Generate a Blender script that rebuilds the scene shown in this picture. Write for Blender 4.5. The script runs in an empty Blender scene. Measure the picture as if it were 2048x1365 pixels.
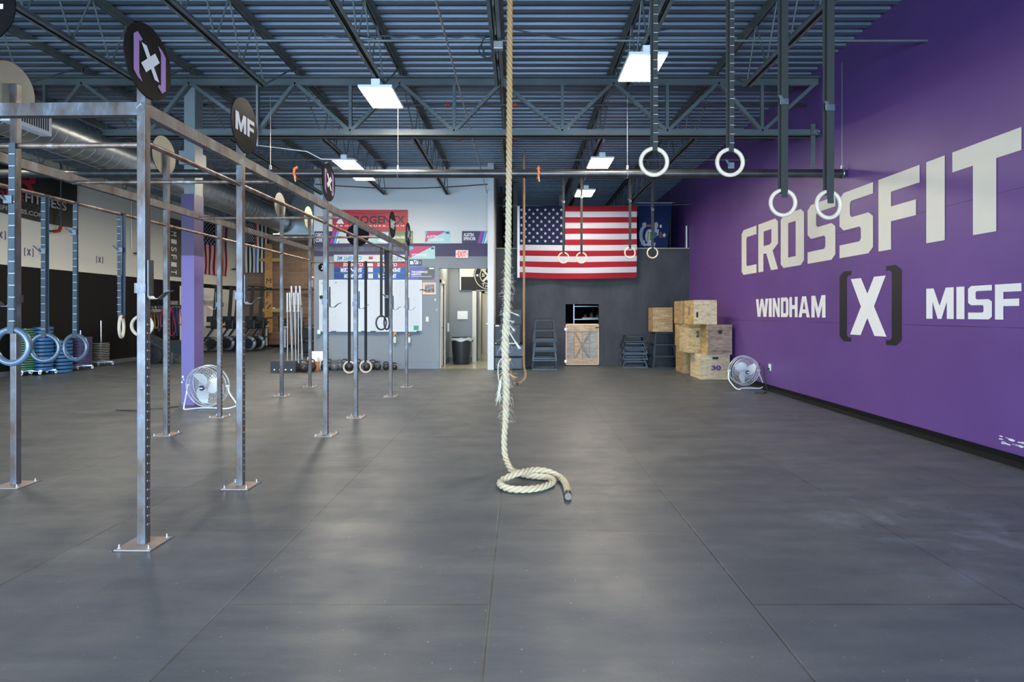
import bpy, bmesh, math, random
from mathutils import Vector, Matrix
C = bpy.context.scene.collection
SC = bpy.context.scene
PI = math.pi
random.seed(7)

# ------------------------------------------------------------ camera, light, exposure
FPX, VX, VY, CH = 1180.0, 1038.0, 628.0, 1.35      # focal length in pixels, vanishing point, eye height
cam = bpy.data.cameras.new('camera'); camo = bpy.data.objects.new('camera', cam); C.objects.link(camo)
camo.location = (0, 0, CH); camo.rotation_euler = (PI/2, 0, 0)
cam.sensor_width = 36; cam.lens = 36*FPX/2048
cam.shift_x = -(VX-1024)/2048; cam.shift_y = -(682.5-VY)/2048
cam.clip_end = 200
SC.camera = camo
SC.view_settings.view_transform = 'Standard'; SC.view_settings.look = 'None'
SC.view_settings.exposure = 1.0; SC.view_settings.gamma = 1.0
SC.view_settings.use_curve_mapping = False
w = bpy.data.worlds.new('sky'); SC.world = w; w.use_nodes = True
w.node_tree.nodes['Background'].inputs[0].default_value = (0.55, 0.68, 0.85, 1)
w.node_tree.nodes['Background'].inputs[1].default_value = 1.0
def area(name, loc, rot, sx, sy, power, col):
    l = bpy.data.lights.new(name, 'AREA'); l.shape = 'RECTANGLE'; l.size = sx; l.size_y = sy
    l.energy = power; l.color = col; l.spread = math.radians(125)
    o = bpy.data.objects.new(name, l); o.location = loc; o.rotation_euler = rot; C.objects.link(o); return o
# daylight through the glazed shop front behind the camera
area('daylight_front', (-1.2, -3.9, 1.45), (PI/2-0.30, 0, 0), 11.0, 2.4, 600, (0.50, 0.73, 1.0))
# daylight through the glazing in the left part of the shop front
area('daylight_front_left', (-9.0, -3.9, 1.45), (PI/2-0.30, 0, -0.1), 3.6, 2.4, 170, (0.54, 0.76, 1.0))
LAMP = 60.0        # radiance of the LED high bays
BOUNCE = (1.0, 0.92, 0.80)

# ------------------------------------------------------------ helpers
def P(x, y, Y):                                     # photo pixel on the plane at depth Y
    return Vector(((x-VX)*Y/FPX, Y, CH-(y-VY)*Y/FPX))
def G(x, y, z=0.0):                                 # photo pixel on a horizontal plane at height z
    Y = (CH-z)*FPX/(y-VY); return Vector(((x-VX)*Y/FPX, Y, z))

class MB:
    def __init__(s): s.v=[]; s.f=[]; s.m=[]; s.sm=[]
    def add(s, vs, fs, mi=0, smooth=False):
        n=len(s.v); s.v += [tuple(v) for v in vs]
        for f in fs: s.f.append(tuple(i+n for i in f)); s.m.append(mi); s.sm.append(smooth)
        return s
    def box(s, x0,y0,z0,x1,y1,z1, mi=0):
        vs=[(x0,y0,z0),(x1,y0,z0),(x1,y1,z0),(x0,y1,z0),(x0,y0,z1),(x1,y0,z1),(x1,y1,z1),(x0,y1,z1)]
        return s.add(vs,[(0,3,2,1),(4,5,6,7),(0,1,5,4),(1,2,6,5),(2,3,7,6),(3,0,4,7)],mi)
    def bbox(s, x0,y0,z0,x1,y1,z1, b=0.004, mi=0):    # bevelled box
        bm=bmesh.new(); bmesh.ops.create_cube(bm,size=1)
        for v in bm.verts: v.co=Vector(((x0+x1)/2+v.co.x*(x1-x0),(y0+y1)/2+v.co.y*(y1-y0),(z0+z1)/2+v.co.z*(z1-z0)))
        bmesh.ops.bevel(bm,geom=bm.edges[:],offset=b,segments=2,affect='EDGES',profile=0.5)
        return s.bm(bm,mi)
    def bm(s,bm,mi=0,smooth=False):
        bm.verts.index_update(); s.add([v.co for v in bm.verts],[[v.index for v in f.verts] for f in bm.faces],mi,smooth); bm.free(); return s
    def beam(s,a,b,wd,ht,mi=0,up=(0,0,1)):           # rectangular bar from a to b
        a=Vector(a); b=Vector(b); d=(b-a).normalized(); up=Vector(up)
        if abs(d.dot(up))>.98: up=Vector((0,1,0))
        x=d.cross(up).normalized(); z=x.cross(d).normalized(); x*=wd/2; z*=ht/2
        vs=[a-x-z,a+x-z,a+x+z,a-x+z,b-x-z,b+x-z,b+x+z,b-x+z]
        return s.add(vs,[(0,1,2,3),(4,7,6,5),(0,4,5,1),(1,5,6,2),(2,6,7,3),(3,7,4,0)],mi)
    def tube(s,pts,r,n=10,mi=0,closed=False,cap=True,smooth=True):
        pts=[Vector(p) for p in pts]; N=len(pts)
        R=r if isinstance(r,(list,tuple)) else [r]*N
        t=[]
        for i in range(N):
            if closed: d=pts[(i+1)%N]-pts[i-1]
            else: d=pts[min(i+1,N-1)]-pts[max(i-1,0)]
            t.append(d.normalized())
        u=t[0].orthogonal().normalized(); vs=[]
        for i in range(N):
            u=(u-t[i]*u.dot(t[i])).normalized(); w_=t[i].cross(u)
            for k in range(n):
                a=2*PI*k/n; vs.append(pts[i]+(u*math.cos(a)+w_*math.sin(a))*R[i])
        fs=[]
        for i in range(N if closed else N-1):
            j=(i+1)%N
            for k in range(n):
                l=(k+1)%n; fs.append((i*n+k,i*n+l,j*n+l,j*n+k))
        s.add(vs,fs,mi,smooth)
        if cap and not closed:
            base=len(s.v)-len(vs)
            s.f.append(tuple(base+k for k in reversed(range(n)))); s.m.append(mi); s.sm.append(False)
            s.f.append(tuple(base+(N-1)*n+k for k in range(n))); s.m.append(mi); s.sm.append(False)
        return s
    def cyl(s,a,b,r,n=16,mi=0,r2=None,smooth=True):
        return s.tube([a,b],[r,r if r2 is None else r2],n,mi,smooth=smooth)
    def torus(s,c,R,r,axis='Y',n=48,m=12,mi=0,sx=1,sz=1):
        pts=[]
        for i in range(n):
            a=2*PI*i/n; ca,sa=math.cos(a)*R*sx,math.sin(a)*R*sz
            p={'Y':(ca,0,sa),'X':(0,ca,sa),'Z':(ca,sa,0)}[axis]
            pts.append(Vector(c)+Vector(p))
        return s.tube(pts,r,m,mi,closed=True)
    def lathe(s,prof,n=24,c=(0,0,0),mi=0,axis='Z',smooth=True):   # profile [(r,z)]
        vs=[];fs=[];c=Vector(c);K=len(prof)
        for i in range(n):
            a=2*PI*i/n
            for r,z in prof:
                p={'Z':(r*math.cos(a),r*math.sin(a),z),'Y':(r*math.cos(a),z,r*math.sin(a)),'X':(z,r*math.cos(a),r*math.sin(a))}[axis]
                vs.append(c+Vector(p))
        for i in range(n):
            j=(i+1)%n
            for k in range(K-1): fs.append((i*K+k,j*K+k,j*K+k+1,i*K+k+1))
        return s.add(vs,fs,mi,smooth)
    def poly(s,pts2,fn,th=0.0,mi=0):                 # flat polygon mapped by fn(u,v,depth)
        n=len(pts2); a=[fn(u,v,0) for u,v in pts2]
        if th==0: return s.add(a,[tuple(range(n))],mi)
        b=[fn(u,v,-th) for u,v in pts2]
        return s.add(a+b,[tuple(range(n)),tuple(reversed(range(n,2*n)))]+[(i,i+n,(i+1)%n+n,(i+1)%n) for i in range(n)],mi)
    def flat(s,vf,fn,mi=0):                          # (verts2d, faces) mapped by fn
        vs,fs=vf; return s.add([fn(u,v,0) for u,v in vs],fs,mi)
    def xf(s,M):
        s.v=[tuple(M@Vector(v)) for v in s.v]; return s
    def build(s,name,mats,parent=None,bev=0):
        me=bpy.data.meshes.new(name); me.from_pydata(s.v,[],s.f)
        if not isinstance(mats,(list,tuple)): mats=[mats]
        for m in mats: me.materials.append(m)
        me.polygons.foreach_set('material_index',s.m); me.polygons.foreach_set('use_smooth',s.sm)
        me.set_sharp_from_angle(angle=math.radians(38)) if any(s.sm) else None; me.update(); o=bpy.data.objects.new(name,me); C.objects.link(o)
        if parent is not None: o.parent=parent
        return o
def tag(o,label=None,cat=None,group=None,kind=None):
    if label: o['label']=label
    if cat: o['category']=cat
    if group: o['group']=group
    if kind: o['kind']=kind
    return o
def thing(name,label,cat,loc=(0,0,0),rz=0,group=None):
    o=bpy.data.objects.new(name,None); o.empty_display_size=.1; C.objects.link(o)
    o.location=loc; o.rotation_euler=(0,0,rz); tag(o,label,cat,group); return o
def copy_tree(o,label=None,parent=None,top=True):
    c=o.copy(); C.objects.link(c)
    if not top: c.parent=parent
    for ch in [q for q in ALL_CH(o)]: copy_tree(ch,None,c,False)
    if label: c['label']=label
    return c
def ALL_CH(o): return list(o.children)
def relocal(root,mb):                                # world-space mesh data into the root's space
    L=Vector(root.location); mb.v=[tuple(Vector(v)-L) for v in mb.v]; return mb
def wpart(root,name,mb,mats): return relocal(root,mb).build(name,mats,root)
def struct(name,mb,mats): return tag(mb.build(name,mats),kind='structure')
ORD=['first','second','third','fourth','fifth','sixth','seventh','eighth','ninth','tenth','eleventh','twelfth','thirteenth','fourteenth','fifteenth','sixteenth','seventeenth','eighteenth','nineteenth','twentieth']

def _cur2mesh(cu):
    o=bpy.data.objects.new('tmp',cu); C.objects.link(o); bpy.context.view_layer.update()
    dg=bpy.context.evaluated_depsgraph_get(); me=bpy.data.meshes.new_from_object(o.evaluated_get(dg))
    vs=[(v.co.x,v.co.y) for v in me.vertices]; fs=[tuple(p.vertices) for p in me.polygons]
    bpy.data.objects.remove(o); bpy.data.curves.remove(cu); bpy.data.meshes.remove(me)
    return vs,fs
def fit(vf,x0,y0,x1,y1):
    vs,fs=vf
    if not vs: return vf
    a=min(v[0] for v in vs);b=max(v[0] for v in vs);c=min(v[1] for v in vs);d=max(v[1] for v in vs)
    return [(x0+(u-a)/(b-a)*(x1-x0), y0+(v-c)/(d-c)*(y1-y0)) for u,v in vs],fs
def text(t,x0,y0,x1,y1,bold=0.02,shear=0,space=1.0,rot180=False):
    cu=bpy.data.curves.new('t','FONT'); cu.body=t; cu.offset=bold; cu.shear=shear; cu.fill_mode='FRONT'
    cu.space_character=space; cu.resolution_u=4
    vf=_cur2mesh(cu)
    if rot180: vf=([(-u,-v) for u,v in vf[0]],vf[1])
    return fit(vf,x0,y0,x1,y1)
def loops(ls):
    cu=bpy.data.curves.new('l','CURVE'); cu.dimensions='2D'; cu.fill_mode='FRONT'
    for l in ls:
        sp=cu.splines.new('POLY'); sp.points.add(len(l)-1)
        for i,(u,v) in enumerate(l): sp.points[i].co=(u,v,0,1)
        sp.use_cyclic_u=True
    return _cur2mesh(cu)
# chamfered block capitals in the unit square
T_,B_,K_=.34,.18,.13
def blk(ch):
    t,b,k=T_,B_,K_; kk=k*1.0
    if ch=='I': return [[(0,0),(1,0),(1,1),(0,1)]]
    if ch=='C': return [[(k,0),(1,0),(1,b),(t+.03,b),(t,b+.04),(t,1-b-.04),(t+.03,1-b),(1,1-b),(1,1),(k,1),(0,1-k*.6),(0,k*.6)]]
    if ch=='O': return [[(k,0),(1-k,0),(1,k*.6),(1,1-k*.6),(1-k,1),(k,1),(0,1-k*.6),(0,k*.6)],[(t,b),(t,1-b),(1-t,1-b),(1-t,b)]]
    if ch=='R': return [[(0,0),(t*.8,0),(t*.8,.36),(.42,.36),(.66,0),(1,0),(.74,.38),(1,.5),(1,1-k*.6),(1-k,1),(0,1)],[(t*.85,.52),(t*.85,1-b),(.68,1-b),(.68,.56),(.6,.52)]]
    if ch=='S': return [[(0,0),(1-k,0),(1,k*.6),(1,.52),(1-k,.59),(.38,.59),(.33,.63),(.33,.8),(.37,.84),(1,.84),(1,1),(k,1),(0,1-k*.6),(0,.5),(k,.42),(.62,.42),(.66,.38),(.66,.24),(.62,.2),(0,.2)]]
    if ch=='F': return [[(0,0),(.33,0),(.33,.38),(.92,.38),(.92,.58),(.33,.58),(.33,.78),(1,.78),(1,1),(0,1)]]
    if ch=='T': return [[(.33,0),(.67,0),(.67,.77),(1,.77),(1,1),(0,1),(0,.77),(.33,.77)]]
    if ch=='W': return [[(.14,0),(.38,0),(.5,.62),(.62,0),(.86,0),(1,1),(.78,1),(.73,.42),(.6,1),(.4,1),(.27,.42),(.22,1),(0,1)]]
    if ch=='N': return [[(0,0),(.3,0),(.3,.55),(.68,0),(1,0),(1,1),(.7,1),(.7,.45),(.32,1),(0,1)]]
    if ch=='D': return [[(0,0),(.8,0),(1,.13),(1,.87),(.8,1),(0,1)],[(.33,.2),(.33,.8),(.67,.8),(.67,.2)]]
    if ch=='H': return [[(0,0),(.33,0),(.33,.4),(.67,.4),(.67,0),(1,0),(1,1),(.67,1),(.67,.6),(.33,.6),(.33,1),(0,1)]]
    if ch=='A': return [[(0,0),(.28,0),(.33,.2),(.67,.2),(.72,0),(1,0),(.68,1),(.32,1)],[(.39,.38),(.5,.8),(.61,.38)]]
    if ch=='M': return [[(0,0),(.24,0),(.24,.55),(.43,0),(.57,0),(.76,.55),(.76,0),(1,0),(1,1),(.72,1),(.5,.42),(.28,1),(0,1)]]
    if ch=='X': return [[(0,0),(.31,0),(.5,.3),(.69,0),(1,0),(.68,.5),(.98,1),(.68,1),(.5,.72),(.32,1),(.02,1),(.32,.5)]]
    if ch=='[': return [[(.35,0),(1,0),(1,.06),(.75,.06),(.62,.09),(.62,.91),(.75,.94),(1,.94),(1,1),(.35,1),(0,.93),(0,.07)]]
    if ch==']': return [[(1-u,v) for u,v in blk('[')[0]][::-1]]
def block(ch,x0,y0,x1,y1): return fit(loops(blk(ch)),x0,y0,x1,y1)

# ------------------------------------------------------------ materials
MATS={}
def M(name,col,rough=.6,metal=0.0,noise=0,nscale=6,col2=None,bump=0,bscale=40,emit=None,es=0,spec=.5,coat=0,detail=4,sheen=0):
    if name in MATS: return MATS[name]
    m=bpy.data.materials.new(name); m.use_nodes=True; nt=m.node_tree; b=nt.nodes['Principled BSDF']
    b.inputs['Base Color'].default_value=(*col,1); b.inputs['Roughness'].default_value=rough; b.inputs['Metallic'].default_value=metal
    b.inputs['Specular IOR Level'].default_value=spec
    if coat: b.inputs['Coat Weight'].default_value=coat; b.inputs['Coat Roughness'].default_value=.15
    if sheen: b.inputs['Sheen Weight'].default_value=sheen
    if emit: b.inputs['Emission Color'].default_value=(*emit,1); b.inputs['Emission Strength'].default_value=es
    if noise or bump:
        tc=nt.nodes.new('ShaderNodeTexCoord')
    if noise:
        n=nt.nodes.new('ShaderNodeTexNoise'); n.inputs['Scale'].default_value=nscale; n.inputs['Detail'].default_value=detail
        nt.links.new(tc.outputs['Object'],n.inputs['Vector'])
        r=nt.nodes.new('ShaderNodeValToRGB'); c2=col2 or tuple(max(0,c*(1-noise)) for c in col)
        r.color_ramp.elements[0].position=.35; r.color_ramp.elements[1].position=.68
        r.color_ramp.elements[0].color=(*c2,1); r.color_ramp.elements[1].color=(*col,1)
        nt.links.new(n.outputs['Fac'],r.inputs['Fac']); nt.links.new(r.outputs['Color'],b.inputs['Base Color'])
    if bump:
        n2=nt.nodes.new('ShaderNodeTexNoise'); n2.inputs['Scale'].default_value=bscale; n2.inputs['Detail'].default_value=3
        nt.links.new(tc.outputs['Object'],n2.inputs['Vector'])
        bp=nt.nodes.new('ShaderNodeBump'); bp.inputs['Strength'].default_value=bump; bp.inputs['Distance'].default_value=.01
        nt.links.new(n2.outputs['Fac'],bp.inputs['Height']); nt.links.new(bp.outputs['Normal'],b.inputs['Normal'])
    MATS[name]=m; return m
class NT:                                            # small node-tree writer
    def __init__(s,name,rough=.6,metal=0,spec=.5):
        s.m=bpy.data.materials.new(name); s.m.use_nodes=True; s.t=s.m.node_tree; s.b=s.t.nodes['Principled BSDF']
        s.b.inputs['Roughness'].default_value=rough; s.b.inputs['Metallic'].default_value=metal; s.b.inputs['Specular IOR Level'].default_value=spec
        s.tc=s.t.nodes.new('ShaderNodeTexCoord'); s.sx=s.t.nodes.new('ShaderNodeSeparateXYZ'); s.l(s.tc.outputs['Object'],s.sx.inputs[0]); MATS[name]=s.m
        s.x,s.y,s.z=s.sx.outputs; s.o=s.tc.outputs['Object']
    def l(s,a,b): s.t.links.new(a,b)
    def math(s,op,a,b=None,c=None):
        n=s.t.nodes.new('ShaderNodeMath'); n.operation=op
        for i,v in enumerate((a,b,c)):
            if v is None: continue
            if isinstance(v,(int,float)): n.inputs[i].default_value=v
            else: s.l(v,n.inputs[i])
        return n.outputs[0]
    def noise(s,scale,detail=4,vec=None,rough=.5):
        n=s.t.nodes.new('ShaderNodeTexNoise'); n.inputs['Scale'].default_value=scale; n.inputs['Detail'].default_value=detail; n.inputs['Roughness'].default_value=rough
        s.l(vec or s.o,n.inputs['Vector']); return n.outputs['Fac']
    def mapping(s,scale=(1,1,1),loc=(0,0,0),rot=(0,0,0)):
        n=s.t.nodes.new('ShaderNodeMapping'); n.inputs['Scale'].default_value=scale; n.inputs['Location'].default_value=loc; n.inputs['Rotation'].default_value=rot
        s.l(s.o,n.inputs['Vector']); return n.outputs[0]
    def ramp(s,f,stops,interp='LINEAR'):
        r=s.t.nodes.new('ShaderNodeValToRGB'); e=r.color_ramp.elements; r.color_ramp.interpolation=interp
        while len(e)<len(stops): e.new(.5)
        for i,(p,c) in enumerate(stops):
            e[i].position=p; e[i].color=(*c,1) if len(c)==3 else c
        s.l(f,r.inputs['Fac']); return r.outputs['Color']
    def mix(s,f,a,b,mode='MIX'):
        n=s.t.nodes.new('ShaderNodeMix'); n.data_type='RGBA'; n.blend_type=mode
        for k,v in ((0,f),(6,a),(7,b)):
            if isinstance(v,(int,float)): n.inputs[k].default_value=v
            elif isinstance(v,tuple): n.inputs[k].default_value=(*v,1)
            else: s.l(v,n.inputs[k])
        return n.outputs[2]
    def col(s,c):
        if isinstance(c,tuple): s.b.inputs['Base Color'].default_value=(*c,1)
        else: s.l(c,s.b.inputs['Base Color'])
        return s
    def bump(s,h,strength=.3,dist=.01):
        n=s.t.nodes.new('ShaderNodeBump'); n.inputs['Strength'].default_value=strength; n.inputs['Distance'].default_value=dist
        s.l(h,n.inputs['Height']); s.l(n.outputs['Normal'],s.b.inputs['Normal']); return s
def step(nt,v,edge): return nt.math('GREATER_THAN',v,edge)

# rubber floor of 1.22 x 1.85 m mats in running bond
n=NT('rubber_floor',.5,0,.42)
cmb=n.t.nodes.new('ShaderNodeCombineXYZ')
n.l(n.math('ADD',n.y,-2.74+1.85*10),cmb.inputs[0]); n.l(n.math('ADD',n.x,.134+1.22*20),cmb.inputs[1])
br=n.t.nodes.new('ShaderNodeTexBrick'); br.offset=.5; br.offset_frequency=2
for k,v in (('Scale',1),('Mortar Size',.007),('Mortar Smooth',.4),('Bias',0),('Brick Width',1.85),('Row Height',1.22)): br.inputs[k].default_value=v
br.inputs['Color1'].default_value=(.044,.053,.067,1); br.inputs['Color2'].default_value=(.064,.075,.092,1); br.inputs['Mortar'].default_value=(.008,.008,.009,1)
n.l(cmb.outputs[0],br.inputs['Vector'])
big=n.noise(.9,5,None,.6); c1=n.mix(n.math('MULTIPLY',big,.55),br.outputs['Color'],(.088,.092,.090),'MIX')
st=n.noise(1.0,5,n.mapping((1.2,5,1)),.65); c1=n.mix(n.ramp(st,[(.42,(0,0,0)),(.70,(.75,.75,.75))]),c1,(.120,.122,.118))
sp=n.noise(55,2,None,.4); c1=n.mix(n.ramp(sp,[(.735,(0,0,0)),(.755,(.6,.6,.6))]),c1,(.35,.38,.42))
# chalk smudges on the mats at the right
dx=n.math('SUBTRACT',n.x,2.55); dy=n.math('SUBTRACT',n.y,3.7)
dd=n.math('ADD',n.math('MULTIPLY',dx,dx),n.math('MULTIPLY',n.math('MULTIPLY',dy,dy),.7))
fall=n.ramp(dd,[(0,(1,1,1)),(.9,(0,0,0))]); ch=n.ramp(n.noise(3.2,6,None,.7),[(.5,(0,0,0)),(.72,(.6,.6,.6))])
c1=n.mix(n.math('MULTIPLY',fall,ch),c1,(.2,.23,.28)); n.col(c1)
n.l(n.ramp(n.noise(2.2,5,None,.6),[(.3,(.36,.36,.36)),(.7,(.56,.56,.56))]),n.b.inputs['Roughness'])
vor=n.t.nodes.new('ShaderNodeTexVoronoi'); vor.inputs['Scale'].default_value=70; n.l(n.o,vor.inputs['Vector'])
n.bump(n.math('ADD',n.math('MULTIPLY',vor.outputs['Distance'],.25),n.math('MULTIPLY',br.outputs['Fac'],-1.5)),.25,.004)

# purple painted plywood wall
n=NT('purple_wall',.42,0,.4)
pn=n.noise(.8,5,n.mapping((1,.8,1)),.55)
c1=n.mix(n.ramp(pn,[(.35,(0,0,0)),(.7,(1,1,1))]),(.112,.050,.210),(.138,.064,.252))
for zz in (1.225,2.46):
    d=n.math('ABSOLUTE',n.math('SUBTRACT',n.z,zz)); ln=n.math('LESS_THAN',d,.0035)
    ln=n.math('MULTIPLY',ln,n.ramp(n.noise(.9,3,n.mapping((1,1,.01))),[(.42,(.1,.1,.1)),(.55,(.85,.85,.85))])); c1=n.mix(ln,c1,(.02,.01,.05))
sc=n.noise(2.4,6,n.mapping((1,1.3,.7)),.75); low=n.math('MULTIPLY',n.math('LESS_THAN',n.z,1.3),.7)
c1=n.mix(n.math('MULTIPLY',n.ramp(sc,[(.66,(0,0,0)),(.72,(.35,.35,.35))]),low),c1,(.35,.28,.5)); n.col(c1)
n.bump(n.noise(14,4),.06)
# paint bands of the office block front
n=NT('banded_wall',.6)
b1=step(n,n.z,2.763); b2=step(n,n.z,3.083)
c1=n.mix(b1,(.215,.245,.275),(.055,.040,.105)); c1=n.mix(b2,c1,(.66,.675,.66))
low=n.math('MULTIPLY',n.math('LESS_THAN',n.z,.2),.5); c1=n.mix(low,c1,(.19,.22,.26))
n.col(n.mix(n.math('MULTIPLY',n.noise(2,4),.12),c1,(.1,.1,.12)))
# left wall, white above black with a white bay at the far end
n=NT('left_wall',.7,0,.2)
up=step(n,n.z,2.41); far=step(n,n.y,19.3); lowz=n.math('LESS_THAN',n.z,2.27)
white=n.math('MAXIMUM',up,n.math('MULTIPLY',far,lowz))
n.col(n.mix(white,(.006,.006,.006),(.66,.64,.57)))
n.bump(n.noise(20,3),.05)
M('baseboard_dark',(.006,.006,.007),.7,spec=.15)
M('baseboard_grey',(.10,.11,.13),.6)
n=NT('black_partition',.65,0,.3)
n.col(n.mix(n.ramp(n.noise(1.6,6,n.mapping((1,1,.6)),.65),[(.35,(0,0,0)),(.75,(1,1,1))]),(.030,.032,.037),(.058,.062,.070)))
M('white_trim',(.75,.76,.76),.5); M('cream_trim',(.62,.60,.52),.45)
M('endcap_white',(.72,.72,.70),.5,noise=.1,nscale=1)
M('grey_wall',(.22,.24,.26),.6); M('dark_wall',(.02,.02,.022),.8)
n=NT('brown_block',.8)
br=n.t.nodes.new('ShaderNodeTexBrick')
cm=n.t.nodes.new('ShaderNodeCombineXYZ'); n.l(n.x,cm.inputs[0]); n.l(n.z,cm.inputs[1]); n.l(cm.outputs[0],br.inputs['Vector'])
for k,v in (('Scale',1),('Mortar Size',.010),('Mortar Smooth',.2),('Brick Width',.4),('Row Height',.2)): br.inputs[k].default_value=v
br.inputs['Color1'].default_value=(.17,.095,.06,1); br.inputs['Color2'].default_value=(.235,.14,.09,1); br.inputs['Mortar'].default_value=(.26,.19,.14,1)
n.col(n.mix(n.math('MULTIPLY',n.noise(3,5),.4),br.outputs['Color'],(.09,.05,.035))); n.bump(n.math('MULTIPLY',br.outputs['Fac'],-1),.5,.02)
n=NT('roof_deck',.42,.25,.5)
n.col(n.mix(n.ramp(n.noise(.7,5,n.mapping((.5,2.5,1)),.6),[(.3,(0,0,0)),(.7,(1,1,1))]),(.105,.135,.175),(.175,.215,.27)))
M('joist_paint',(.16,.18,.17),.5,.15,noise=.35,nscale=3); M('girder_paint',(.115,.14,.14),.5,.15,noise=.3,nscale=2)
M('hall_floor',(.42,.39,.30),.18,noise=.08,nscale=1)
# bare mill steel with heat tint and rust
n=NT('bare_steel',.48,.4)
f=n.noise(8,6,n.mapping((1,1,.4)),.7)
n.col(n.ramp(f,[(.34,(.085,.045,.028)),(.45,(.11,.088,.078)),(.56,(.12,.12,.128)),(.70,(.22,.225,.25))]))
n.l(n.ramp(n.noise(9,4),[(.3,(.28,.28,.28)),(.7,(.5,.5,.5))]),n.b.inputs['Roughness'])
n=NT('chalky_bar',.5,.75)
f=n.noise(4.5,5,None,.7); c1=n.ramp(n.noise(12,5),[(.35,(.17,.10,.065)),(.65,(.32,.25,.21))])
n.col(n.mix(n.ramp(f,[(.55,(0,0,0)),(.66,(.85,.85,.85))]),c1,(.55,.53,.53)))
M('rusty_plate',(.36,.25,.19),.6,.3,noise=.45,nscale=14,col2=(.28,.24,.22)); M('plate_edge',(.06,.09,.14),.6)
M('bolt_zinc',(.75,.77,.8),.3,.9); M('chrome',(.75,.76,.77),.18,1.0); M('bright_hole',(.62,.64,.66),.5)
M('disc_black',(.006,.006,.006),.42,noise=.3,nscale=5,col2=(.012,.0115,.011),spec=.03); M('disc_back',(.30,.28,.20),.5,noise=.25,nscale=3)
M('disc_purple',(.36,.17,.48),.5); M('paint_white',(.80,.80,.80),.5); M('letter_cream',(.70,.68,.60),.5,noise=.05,nscale=3)
M('letter_white',(.80,.79,.77),.5); M('letter_black',(.012,.012,.013),.5,noise=.2,nscale=3)
M('pipe_steel',(.11,.11,.11),.34,.75,noise=.4,nscale=5); M('cable_dark',(.02,.02,.02),.5); M('cable_steel',(.45,.45,.45),.4,.8)
M('orange_strap',(.55,.12,.03),.7); M('duct_metal',(.36,.39,.40),.32,.85,noise=.3,nscale=1.2); M('duct_seam',(.42,.45,.45),.4,.8)
M('register_white',(.70,.72,.73),.5); M('dark_slot',(.02,.02,.02),.8); M('sprinkler_black',(.02,.02,.02),.4); M('sprinkler_red',(.30,.035,.02),.4)
M('led_lens',(1,1,1),.4,emit=(1.0,.90,.74),es=LAMP); M('fixture_white',(.8,.82,.84),.4)
M('wood_ring',(.72,.58,.42),.5,noise=.12,nscale=14); M('grey_ring',(.09,.125,.17),.35,.2,coat=.3); M('dark_ring',(.045,.048,.052),.4)
M('strap_black',(.013,.014,.014),.75,bump=.2,bscale=300); M('strap_blue',(.042,.058,.070),.75,bump=.2,bscale=300); M('strap_mark',(.5,.5,.48),.6)
M('strap_olive',(.030,.030,.026),.8,bump=.2,bscale=300)
M('buckle',(.12,.135,.15),.45,.6)
# ------------------------------------------------------------ room shell
XR, XL, ZD = 4.41, -11.1, 4.97
YB, YBR, YW, YP = 23.5, 24.0, 14.5, 15.3       # brick wall, back of the right bay, office front, black partition
XE0, XE1 = -.755, -.607                        # dividing wall
mb=MB(); mb.box(XL-.2,-4.2,-.12,XR+.2,YW,0); mb.box(XL-.2,YW,-.12,-5.04,YBR+.2,0); mb.box(XE0,YW,-.12,XR+.2,YBR+.2,0)
struct('floor',mb,MATS['rubber_floor'])
struct('floor_hall',MB().box(-5.04,YW,-.12,XE0,YB,0),MATS['hall_floor'])
# corrugated deck, ribs across the room
mb=MB(); p=.19; y=-4.2; prof=[]
while y<YBR+.2:
    prof += [(y,ZD),(y+.085,ZD),(y+.103,ZD+.06),(y+.172,ZD+.06)]; y+=p
prof.append((y,ZD))
x0,x1=XL-.2,XR+.2; vs=[];fs=[]
for a,b in prof: vs += [(x0,a,b),(x1,a,b)]
for i in range(len(prof)-1): fs.append((2*i,2*i+1,2*i+3,2*i+2))
mb.add(vs,fs); mb.box(x0,-4.2,ZD+.08,x1,YBR+.2,ZD+.18)
struct('ceiling',mb,MATS['roof_deck'])
struct('wall_right',MB().box(XR,-4.2,0,XR+.2,YBR,ZD+.1),MATS['purple_wall'])
struct('wall_left',MB().box(XL-.2,-4.2,0,XL,YB+.2,ZD+.1),MATS['left_wall'])
struct('wall_back',MB().box(XL,YB,0,-5.04,YB+.2,ZD+.1),MATS['brown_block'])
struct('wall_back_right',MB().box(XE1,YBR,0,XR,YBR+.2,ZD+.1),MATS['dark_wall'])
mb=MB(); mb.box(-5.04,YW,0,-1.96,YW+.15,ZD+.05); mb.box(-1.96,YW,2.47,XE0,YW+.15,ZD+.05); mb.box(-5.04,YW+.15,0,-4.9,YB,ZD+.05)
struct('wall_office',mb,MATS['banded_wall'])
struct('wall_divider',MB().box(XE0,14.2,0,XE1,YBR,ZD+.05),MATS['endcap_white'])
# hallway behind the opening
mb=MB(); mb.box(-2.1,YW+.15,0,-1.96,YW+.25,2.9); mb.box(-2.1,15.42,0,-1.96,16.6,2.9); mb.box(-2.1,YW+.25,2.13,-1.96,15.42,2.9)
mb.box(-3.6,YW+.15,0,-3.5,16.6,2.9)
struct('wall_hall_left',mb,MATS['grey_wall'])
mb=MB(); mb.box(-3.6,16.6,0,-1.24,16.72,2.9); mb.box(-1.24,16.6,2.03,XE0,16.72,2.9)
mb.box(-1.5,20.4,0,XE0,20.5,2.9); mb.box(-1.32,16.72,0,-1.24,17.6,2.9); mb.box(-1.55,17.6,0,-1.24,17.7,2.9); mb.box(-1.55,17.6,0,-1.5,20.4,2.9)
struct('wall_hall_back',mb,MATS['grey_wall'])
struct('ceiling_hall',MB().box(-3.6,YW+.15,2.8,XE0,20.5,2.86),MATS['white_trim'])
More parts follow.
